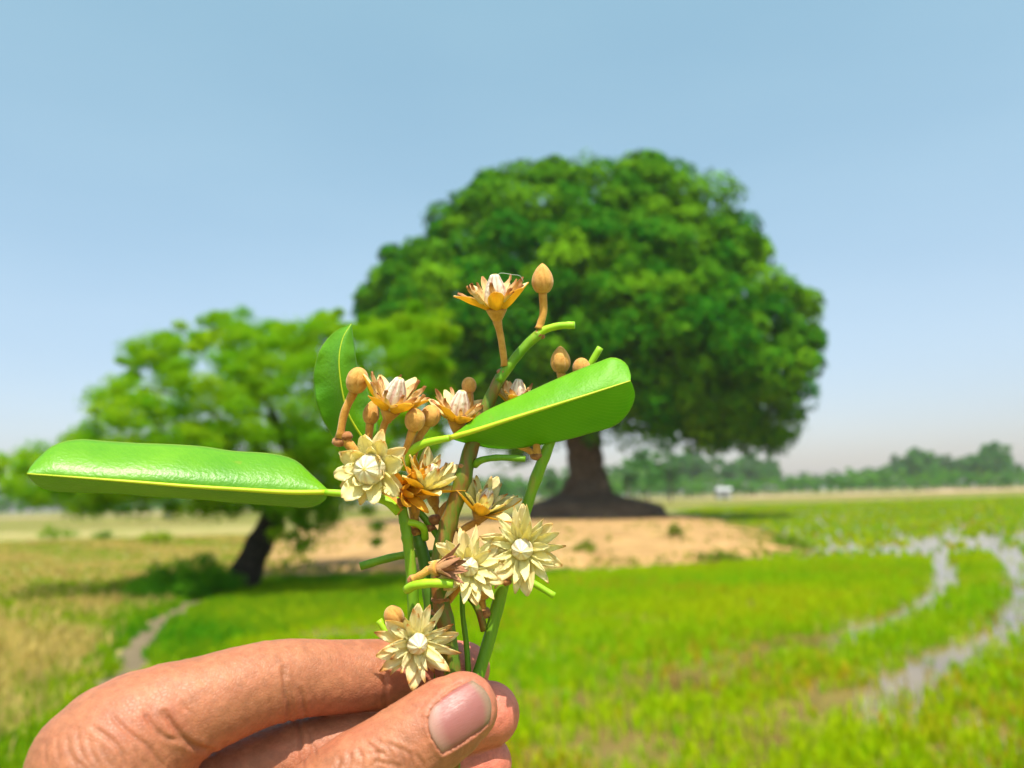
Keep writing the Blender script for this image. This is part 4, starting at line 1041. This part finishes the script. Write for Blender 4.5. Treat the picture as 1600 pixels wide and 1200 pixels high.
KNOB = mesh_np('node_knob', *(lambda a: (a[0], [a[1]], M_SCAR))(lathe_arrays([(0, -.5), (.35, -.38), (.5, 0), (.38, .36), (0, .5)], 12, .08, 5, 10, wob=.1)))

def flower(tg, base, px, py, Z, axis, Rpx, style, seed, spin=0.0, label=None, stalk=None):
    g = np.random.default_rng(seed); c = P(px, py, Z); S = Rpx * Z / FPX
    M, _ = frame(c, cdir(*axis), spin)
    fl = obj('flower', CUP); place(fl, tg, base, M, c, S)
    if label: fl['label'] = label
    def cone(kind, s=1.0):
        o = obj('centre_cone', cone_mesh(kind), fl); o.scale = (s, s, s); o.location = (0, 0, .03)
    if style in ('star', 'starb'):
        pk = PET['cream'] if style == 'star' else PET['creamb']
        add_petals(fl, SEP, 'sepal', 6, 8, 1.0, 0.2, .14, 0.02, g, 6, .1)
        add_petals(fl, pk, 'petal', 14 if style == 'star' else 16, 14, .97, 0, .16, .05, g, 10, .15)
        add_petals(fl, pk, 'petal', 12, 30, .76, .3, .17, .08, g, 12, .18)
        cone('point', .82)
    elif style == 'dome':
        add_petals(fl, SEP, 'sepal', 6, 5, 1.0, 0.2, .14, 0, g, 8, .1)
        add_petals(fl, PET['wide'], 'petal', 8, 20, .95, 0, .2, .04, g, 10)
        add_petals(fl, PET['wide'], 'petal', 7, 48, .72, .3, .24, .06, g, 8)
        cone('dome', 1.25)
    elif style == 'cup':
        add_petals(fl, SEP, 'sepal', 6, 30, 1.0, 0.4, .18, -.02, g, 8, .08)
        add_petals(fl, PET['dry'], 'petal', 8, 48, .85, .1, .17, .04, g, 9, .15)
        add_petals(fl, PET['thin'], 'petal', 9, 40, .95, 0, .18, .03, g, 12, .15)
        cone('tall', 1.0)
    elif style == 'cupc':
        add_petals(fl, SEP, 'sepal', 6, 34, 1.0, 0.4, .18, -.02, g, 8, .08)
        add_petals(fl, PET['cream'], 'petal', 10, 52, .95, .1, .17, .04, g, 9, .12)
        add_petals(fl, PET['creamb'], 'petal', 7, 68, .8, 0, .14, .05, g, 6, .12)
        cone('tall', .8)
    elif style == 'closed':
        add_petals(fl, SEPO, 'sepal', 7, 42, .95, 0.2, .2, -.05, g, 10, .15)
        add_petals(fl, SEPO, 'sepal', 4, 65, .75, .6, .14, .0, g, 8, .1)
    elif style == 'withered':
        add_petals(fl, PET['brown'], 'petal', 9, 68, 1.0, 0.2, .12, -.02, g, 10, .2)
        add_petals(fl, PET['brown'], 'petal', 5, 80, .8, .6, .06, .0, g, 6, .2)
    if stalk:
        pts = np.array([P(*s) for s in stalk] + [c - M[:, 2] * S * .30]); pts = crom(pts, 14)
        r0 = 0.0011; A = tube_arrays(pts - base, np.interp(np.linspace(0, 1, 14), [0, .1, .75, 1], [r0 * 1.25, r0, r0, max(r0 * 1.15, .13 * S)]), 10, True, .03, seed)
        inv = fl.matrix_basis.inverted(); I3 = np.array(inv)
        Vl = A[0] @ I3[:3, :3].T + I3[:3, 3]
        obj('flower_stalk', mesh_np('flower_stalk', Vl, [A[1], A[2]], M_STALK), fl)
    return fl

V, q, uv = lathe_arrays([(.13, -.02), (.30, .06), (.43, .28), (.46, .50), (.40, .76), (.26, 1.0), (.11, 1.16), (.0, 1.22)], 72, 0, 4, 24, seam=.09)
BUDM = mesh_np('bud', V, [q], M_BUD, uv=uv)
V, q, uv = lathe_arrays([(.13, -.02), (.32, .06), (.45, .28), (.48, .50), (.44, .72), (.30, .92), (.12, 1.02), (.0, 1.04)], 72, 0, 4, 24, seam=.07)
BUDR = mesh_np('bud_round', V, [q], M_BUD, uv=uv)
def bud(tg, base, px, py, Z, axis, wpx, me=None, spin=0.3, stalk=None, seed=0, r0=.00115, long=1.0):
    c = P(px, py, Z); S = wpx * Z / FPX; M, _ = frame(c, cdir(*axis), spin)
    b = obj('bud', me or BUDM); place(b, tg, base, M, c, S); b.scale = (S, S, S * long)
    if stalk:
        pts = crom(np.array([P(*s) for s in stalk] + [c + M[:, 2] * S * .03]), 12)
        A = tube_arrays(pts - base, np.interp(np.linspace(0, 1, 12), [0, .1, .7, 1], [r0 * 1.3, r0, r0 * 1.05, max(.13 * S, r0 * 1.2)]), 10, True, .03, seed)
        bpy.context.view_layer.update()
        I3 = np.array((Matrix.Translation(Vector(c - base)) @ Matrix([[float(M[r][k_]) for k_ in range(3)] for r in range(3)]).to_4x4() @ Matrix.Diagonal((S, S, S * long, 1))).inverted())
        obj('bud_stalk', mesh_np('bud_stalk', A[0] @ I3[:3, :3].T + I3[:3, 3], [A[1], A[2]], M_STALK), b)
    return b
def stem(name, tg, base, pts, r, mat, n=30, nn=12, seed=0, label=None, wob=.03):
    """pts (px, py, Z); r in millimetres along it"""
    w = crom(np.array([P(*q) for q in pts]), n)
    rr = np.interp(np.linspace(0, 1, n), np.linspace(0, 1, len(r)), r) / 1000
    gs = np.random.default_rng(seed + 31)
    for c_ in gs.uniform(.06, .94, 4): rr = rr * (1 + gs.uniform(.06, .16) * np.exp(-((np.linspace(0, 1, n) - c_) / .018)**2))
    A = tube_arrays(w - base, rr, nn, True, wob, seed)
    o = obj(name, mesh_np(name, A[0], [A[1], A[2]], mat, uv=A[3]), tg)
    if label: o['label'] = label
    return o
def knob(tg, base, px, py, Z, mm, axis=(0, 1, .2), flat=.7):
    M, c = frame(P(px, py, Z + .0008), cdir(*axis)); o = obj('node', KNOB); place(o, tg, base, M, c, mm / 1000); o.scale = (mm / 1150, mm / 1150, mm / 1150 * flat)

def leaf(tg, base, M, U, L, bulge_u, bulge_l, mat, pet, rib=0.75, seed=0, label=None, n=44, m=13, rib_off=0.0, lean=0.0):
    """M midrib, U and L edges as (px, py, Z) lists; bulges push the blade's two halves towards the lens (mm)"""
    Mw, Uw, Lw = (crom(np.array(q, float), n) for q in (M, U, L))
    if lean:
        for a_ in (Mw, Uw, Lw): a_[:, 2] += lean * (M[0][0] - a_[:, 0]) / 470
    g = np.random.default_rng(seed); t = np.linspace(0, 1, n)[:, None]
    Mw, Uw, Lw = (np.array([P(*q) for q in a_]) for a_ in (Mw, Uw, Lw))
    env = np.sin(np.pi * np.clip(t, 0, 1))**.6
    def half(Ew, bul):
        s_ = np.linspace(0, 1, m)[None, :, None]
        C_ = (Mw + Ew) / 2 - FWD * (bul / 1000 * env)
        q = (1 - s_)**2 * Mw[:, None] + 2 * s_ * (1 - s_) * C_[:, None] + s_**2 * Ew[:, None]
        wv_ = (0.0005 * np.sin(t * 21 + seed) + 0.0003 * np.sin(t * 47 + 2 * seed))[:, None] * s_**2 * env[:, None]
        return q - FWD * wv_
    up_, lo_ = half(Uw, bulge_u), half(Lw, bulge_l)
    grid = np.concatenate([lo_[:, ::-1], up_[:, 1:]], 1); mm_ = 2 * m - 1
    V = grid.reshape(-1, 3)
    vv = np.linspace(0, 1, mm_); uv = np.stack([np.repeat(t[:, 0], mm_), np.tile(vv, n)], 1)
    i, j = np.meshgrid(np.arange(n - 1), np.arange(mm_ - 1), indexing='ij')
    q = np.stack([i * mm_ + j, i * mm_ + j + 1, (i + 1) * mm_ + j + 1, (i + 1) * mm_ + j], -1).reshape(-1, 4)
    o = obj('leaf', mesh_np('leaf', V - base, [q], mat, uv=uv), tg)
    so = o.modifiers.new('thickness', 'SOLIDIFY'); so.thickness = 0.00028; so.offset = 0
    if label: o['label'] = label
    rr = rib / 1000 * (1 - 0.8 * t[:, 0]); A = tube_arrays(Mw - FWD * 0.00015 - FWD * rib_off - base, rr, 8, True)
    obj('midrib', mesh_np('midrib', A[0], [A[1], A[2]], M_MIDRIB), o)
    w = crom(np.array([P(*q) for q in pet]), 18); A = tube_arrays(w - base, np.linspace(1.5, 1.0, 18) / 1000, 10, True, .02)
    obj('petiole', mesh_np('petiole', A[0], [A[1], A[2]], M_LIME), o)
    return o
GRP = 'flowering twigs held in the hand'

# ---- twig 1: the tallest, thick olive stem with the topmost flower and bud
base = P(712, 1075, .226)
T1 = thing('flowering_twig', base, 'tallest thick olive twig bearing the topmost dried flower and pointed bud', 'twig', GRP)
stem('stem', T1, base, [(706, 1215, .226), (709, 1120, .226), (708, 1060, .227), (698, 985, .229), (688, 935, .231), (686, 880, .233), (700, 822, .235), (722, 752, .236), (738, 695, .238), (762, 632, .240), (782, 588, .241)],
     [2.4, 2.5, 2.6, 2.55, 2.5, 2.5, 2.45, 2.3, 2.15, 1.9, 1.7], M_OLIVE, 60, 14, 1)
stem('stem', T1, base, [(778, 596, .2408), (800, 566, .241), (822, 540, .2412), (843, 521, .2414)], [1.75, 1.5, 1.45, 1.6], M_GREEN, 18, 12, 2)
stem('petiole_stub', T1, base, [(838, 524, .2412), (852, 515, .241), (875, 509, .240), (898, 508, .239)], [1.35, 1.15, 1.1, 1.1], M_LIME, 14, 10)
knob(T1, base, 843, 522, .2408, 4.2, (.6, .6, .3)); knob(T1, base, 786, 582, .2404, 4.4); knob(T1, base, 722, 728, .2345, 2.6); knob(T1, base, 688, 936, .2295, 6.0, (0, 1, .1), .35)
knob(T1, base, 686, 956, .2295, 6.2, (0, 1, .1), .3)
flower(T1, base, 776, 484, .2405, (-.05, .95, .28), 60, 'cup', 1, 0.5, 'topmost dried flower', [(789, 572, .2405), (783, 530, .2405)])
bud(T1, base, 848, 458, .2412, (-.02, 1, .1), 38, BUDM, .3, [(842, 514, .2412), (849, 488, .2412)], 2)
stem('petiole_stub', T1, base, [(742, 727, .2365), (752, 719, .2345), (780, 715, .233), (821, 717, .232)], [1.1, 1.0, .95, .95], M_GREEN, 16, 10)
flower(T1, base, 714, 657, .2440, (.18, .9, .3), 54, 'cup', 3, 0.1, None, [(745, 690, .242), (728, 676, .243)])
bud(T1, base, 733, 614, .2475, (0, 1, .1), 24, BUDR, .8, [(740, 668, .247), (735, 640, .247)], 4)
flower(T1, base, 752, 800, .2400, (.30, .85, .38), 58, 'cupc', 5, 0.2, None, [(716, 832, .2375), (732, 822, .239)])
bud(T1, base, 694, 822, .2405, (.15, 1, -.1), 30, BUDM, .8, [(690, 842, .238), (692, 832, .239)], 5, .0011, 1.1)
flower(T1, base, 732, 886, .2290, (.12, .25, .95), 53, 'star', 6, 0.4, 'cream flower half hidden by a brown withered one', [(692, 948, .2315), (706, 932, .2325), (724, 905, .2325)])
flower(T1, base, 682, 888, .2235, (.92, .22, .35), 44, 'withered', 7, 0, 'shrivelled brown flower', [(646, 905, .2255), (660, 897, .2245)])
stem('petiole_stub', T1, base, [(636, 921, .2265), (650, 914, .2235), (676, 911, .222), (708, 912, .2215)], [1.4, 1.25, 1.25, 1.3], M_LIME, 16, 10)
knob(T1, base, 645, 908, .2255, 4.4, (.6, .5, .5))

# ---- twig 2: the long glossy leaf reaching out to one side, with a spray of buds and flowers above
base = P(645, 1090, .227)
T2 = thing('flowering_twig', base, 'twig with the long glossy leaf reaching over the tree and the lowest cream flower', 'twig', GRP)
stem('stem', T2, base, [(648, 1130, .228), (646, 1075, .229), (646, 1000, .231), (645, 930, .2325), (639, 860, .2335), (628, 792, .234)], [1.7, 1.7, 1.65, 1.6, 1.55, 1.45], M_GREEN, 40, 12, 3)
knob(T2, base, 626, 786, .234, 4.6)
leaf(T2, base, [(512, 769, .2345), (450, 769, .2335), (380, 765, .2325), (300, 760, .2315), (200, 752, .231), (110, 745, .2315), (43, 740, .2325)],
     [(514, 767, .2345), (487, 742, .239), (461, 720, .2425), (424, 709, .2445), (367, 705, .2445), (292, 696, .244), (180, 691, .2435), (124, 687, .2430), (86, 696, .240), (54, 722, .236), (43, 740, .2325)],
     [(513, 769, .2345), (506, 783, .240), (480, 793, .243), (424, 789, .2435), (292, 779, .2425), (180, 771, .2415), (80, 766, .239), (52, 752, .2355), (43, 741, .2325)],
     7.2, 1.5, M_LEAF, [(624, 800, .2335), (600, 781, .2338), (555, 773, .234), (508, 769, .2342)], .85, 2, 'long rolled glossy leaf seen edge on', lean=-0.024)
leaf(T2, base, [(574, 694, .250), (556, 668, .248), (542, 640, .2465), (533, 600, .2455), (530, 560, .2455), (536, 528, .247), (549, 506, .249)],
     [(572, 698, .250), (540, 712, .2535), (518, 680, .2535), (500, 645, .2525), (490, 605, .252), (493, 568, .2515), (508, 534, .2505), (530, 514, .2495), (549, 506, .249)],
     [(574, 692, .250), (590, 672, .2535), (582, 640, .2545), (573, 606, .253), (560, 580, .251), (555, 550, .2495), (551, 525, .2490), (549, 506, .249)],
     -2.0, 2.5, M_LEAF, [(630, 800, .2345), (612, 772, .238), (592, 728, .245), (574, 694, .250)], .4, 5, 'upright folded leaf behind the buds')
stem('branch', T2, base, [(628, 800, .2335), (600, 764, .2365), (572, 724, .239), (545, 694, .2395), (532, 680, .2395)], [1.5, 1.3, 1.3, 1.4, 1.5], M_STALK, 22, 10)
knob(T2, base, 531, 690, .239, 5.2); knob(T2, base, 541, 681, .2385, 4.6)
bud(T2, base, 553, 612, .2385, (.32, .92, .25), 37, BUDR, .3, [(531, 684, .239), (538, 646, .2387)], 7, .0012, 1.05)
flower(T2, base, 610, 640, .2375, (.32, .88, .35), 60, 'cup', 9, 0.9, None, [(594, 690, .2385), (600, 665, .238)])
bud(T2, base, 578, 662, .2425, (.12, 1, 0), 30, BUDM, .3, [(574, 705, .2425), (576, 685, .2425)], 8)
flower(T2, base, 583, 733, .2290, (-.18, .10, .98), 54, 'dome', 10, 0.2, 'pale flower with a round white centre')
flower(T2, base, 650, 1003, .2235, (.28, .06, .95), 58, 'starb', 11, 0.1, 'lowest cream flower with browned petal tips', [(645, 1000, .230), (648, 1002, .227)])
bud(T2, base, 622, 976, .2345, (-.35, .85, .2), 32, BUDR, .9, [(640, 1012, .2335), (632, 994, .234)], 9)
stem('petiole_stub', T2, base, [(622, 1012, .2325), (607, 992, .233), (592, 969, .234)], [1.0, 1.0, 1.05], M_LIME, 10, 10)

# ---- twig 3: broad pale leaf, cluster of tan buds
base = P(678, 1085, .229)
T3 = thing('flowering_twig', base, 'twig with the broad pale leaf and a pair of round tan buds', 'twig', GRP)
stem('stem', T3, base, [(682, 1125, .2305), (675, 1070, .232), (672, 1000, .234), (672, 940, .236), (664, 880, .2375), (652, 836, .238)], [1.9, 1.9, 1.9, 1.9, 1.9, 1.8], M_DKGREEN, 36, 12, 5)
stem('stem', T3, base, [(653, 838, .238), (646, 800, .238), (648, 772, .238), (640, 742, .2375)], [1.5, 1.3, 1.3, 1.3], M_STALK, 18, 10, 5)
knob(T3, base, 650, 828, .2375, 4.8); knob(T3, base, 680, 812, .2385, 5.0); knob(T3, base, 672, 824, .238, 4.0)
leaf(T3, base, [(703, 684, .2325), (745, 672, .230), (800, 654, .2285), (860, 635, .228), (920, 616, .2285), (985, 595, .2305)],
     [(703, 683, .2325), (732, 662, .2335), (760, 642, .2350), (820, 615, .2365), (880, 588, .237), (935, 566, .2365), (958, 559, .236), (978, 568, .235), (985, 585, .2325), (985, 595, .2305)],
     [(704, 685, .2325), (728, 692, .2370), (768, 700, .2405), (810, 700, .2415), (870, 690, .241), (925, 676, .240), (962, 664, .2385), (983, 642, .2360), (992, 618, .2335), (986, 596, .2305)],
     2.2, 1.6, M_LEAFU, [(634, 735, .2365), (638, 712, .236), (660, 694, .2345), (703, 684, .2325)], .85, 9, 'broad pale leaf with a yellow midrib')
bud(T3, base, 645, 672, .2345, (.22, .95, .2), 34, BUDR, .4, [(634, 716, .2365), (636, 700, .2355)], 10)
bud(T3, base, 667, 664, .2390, (.38, .9, .1), 32, BUDR, 1.1, [(642, 732, .2375), (652, 690, .2385)], 11)
flower(T3, base, 632, 768, .2330, (.55, .25, .6), 44, 'closed', 12, 0.3, 'half closed orange flower', [(648, 800, .2365), (642, 785, .2355)])
flower(T3, base, 661, 764, .2365, (.45, .85, .32), 62, 'cupc', 13, 0.5, None, [(648, 812, .2375), (652, 790, .237)])
bud(T3, base, 680, 792, .2420, (-.25, 1, 0), 22, BUDM, .2, [(686, 808, .241), (684, 800, .2415)], 12, .001, 1.4)
stem('petiole_stub', T3, base, [(664, 842, .2375), (662, 826, .2355), (650, 818, .234), (634, 816, .2335)], [1.2, 1.1, 1.0, 1.0], M_LIME, 14, 10)
stem('branch', T3, base, [(690, 848, .239), (676, 826, .239), (655, 800, .2385), (640, 790, .238)], [1.1, 1.1, 1.05, 1.0], M_GREEN, 14, 10)
stem('petiole_stub', T3, base, [(692, 866, .241), (650, 865, .2415), (608, 872, .241), (563, 885, .240)], [1.1, 1.15, 1.2, 1.25], M_GREEN, 16, 10)

flower(T3, base, 654, 748, .2350, (.30, .75, .5), 36, 'closed', 22, 0.9, None, [(648, 796, .2368), (650, 770, .236)])
# ---- twig 4: the outer one leaning towards the big tree's trunk
base = P(748, 1075, .232)
T4 = thing('flowering_twig', base, 'outer leaning dark green twig with the widest open cream star flower', 'twig', GRP)
stem('stem', T4, base, [(726, 1120, .231), (744, 1065, .2335), (764, 1000, .236), (786, 915, .2385), (806, 850, .240), (828, 775, .2415), (846, 725, .2425), (862, 685, .2435), (880, 640, .2445), (905, 600, .2455)],
     [1.9, 1.9, 1.9, 1.85, 1.8, 1.75, 1.75, 1.5, 1.4, 1.3], M_GREEN, 56, 12, 7)
knob(T4, base, 838, 712, .2415, 4.6); knob(T4, base, 790, 908, .2375, 4.4); knob(T4, base, 757, 958, .2365, 5.0)
stem('branch', T4, base, [(838, 714, .242), (824, 702, .2425), (806, 695, .243)], [1.1, 1.0, 1.0], M_STALK, 10, 10)
stem('branch', T4, base, [(839, 712, .242), (838, 695, .242), (834, 680, .242)], [1.3, 1.2, 1.1], M_STALK, 10, 10)
bud(T4, base, 876, 582, .2440, (-.02, 1, .1), 34, BUDM, .7, [(880, 640, .2445), (879, 600, .244)], 13)
bud(T4, base, 908, 590, .2450, (.02, 1, .1), 30, BUDR, .2, [(896, 626, .245), (904, 604, .245)], 14)
stem('petiole_stub', T4, base, [(905, 600, .2455), (922, 570, .2455), (938, 543, .2455)], [1.2, 1.05, 1.05], M_LIME, 10, 10)
flower(T4, base, 806, 634, .2460, (.1, .95, .2), 46, 'cup', 15, .3, None, [(834, 690, .243), (816, 660, .245)])
flower(T4, base, 817, 856, .2320, (-.10, .02, .99), 60, 'star', 16, 0.5, 'widest open cream star flower', [(790, 908, .2385), (806, 880, .2365)])
stem('petiole_stub', T4, base, [(800, 893, .2385), (828, 908, .2375), (866, 931, .2365)], [.9, .95, 1.0], M_LIME, 12, 10)
bud(T4, base, 751, 936, .2390, (.1, 1, 0), 36, BUDM, .5, [(757, 962, .2375), (754, 950, .238)], 16, .0012, .85)
stem('branch', T4, base, [(757, 985, .236), (748, 955, .236), (735, 935, .2365), (720, 925, .2365)], [1.2, 1.0, 1.0, .9], M_OLIVE, 16, 10)
stem('branch', T4, base, [(733, 1070, .2345), (729, 1010, .236), (723, 960, .237), (722, 925, .2375)], [.9, .85, .8, .75], M_GREEN, 18, 10)
# ---- a strand of spider silk on the topmost flower
k = NT('silk'); M_SILK = k.end(k.principled((0.5, 0.55, 0.5), 0.3))
A = tube_arrays(crom(np.array([P(*q) for q in [(775, 437, .2385), (781, 427, .238), (800, 429, .238), (812, 431, .2385), (818, 440, .239)]]), 24), 0.00006, 5)
tag(obj('silk_thread', mesh_np('silk_thread', A[0], [A[1], A[2]], M_SILK)), 'fine strand of spider silk caught on the topmost dried flower', 'thread')

# --- haze
k = NT('haze_air'); k.t.nodes.remove(k.out); k.out = k.n('ShaderNodeOutputMaterial')
pv = k.n('ShaderNodeVolumePrincipled', Color=(0.86, 0.88, 1.0, 1), Density=0.00028, Anisotropy=0.1)
k.t.links.new(pv.outputs[0], k.out.inputs['Volume'])
V, Q = boxa(-950, 950, -950, 950, -1.2, 26)
tag(obj('haze', mesh_np('haze', V, [Q], k.m, smooth=False)), kind='stuff')
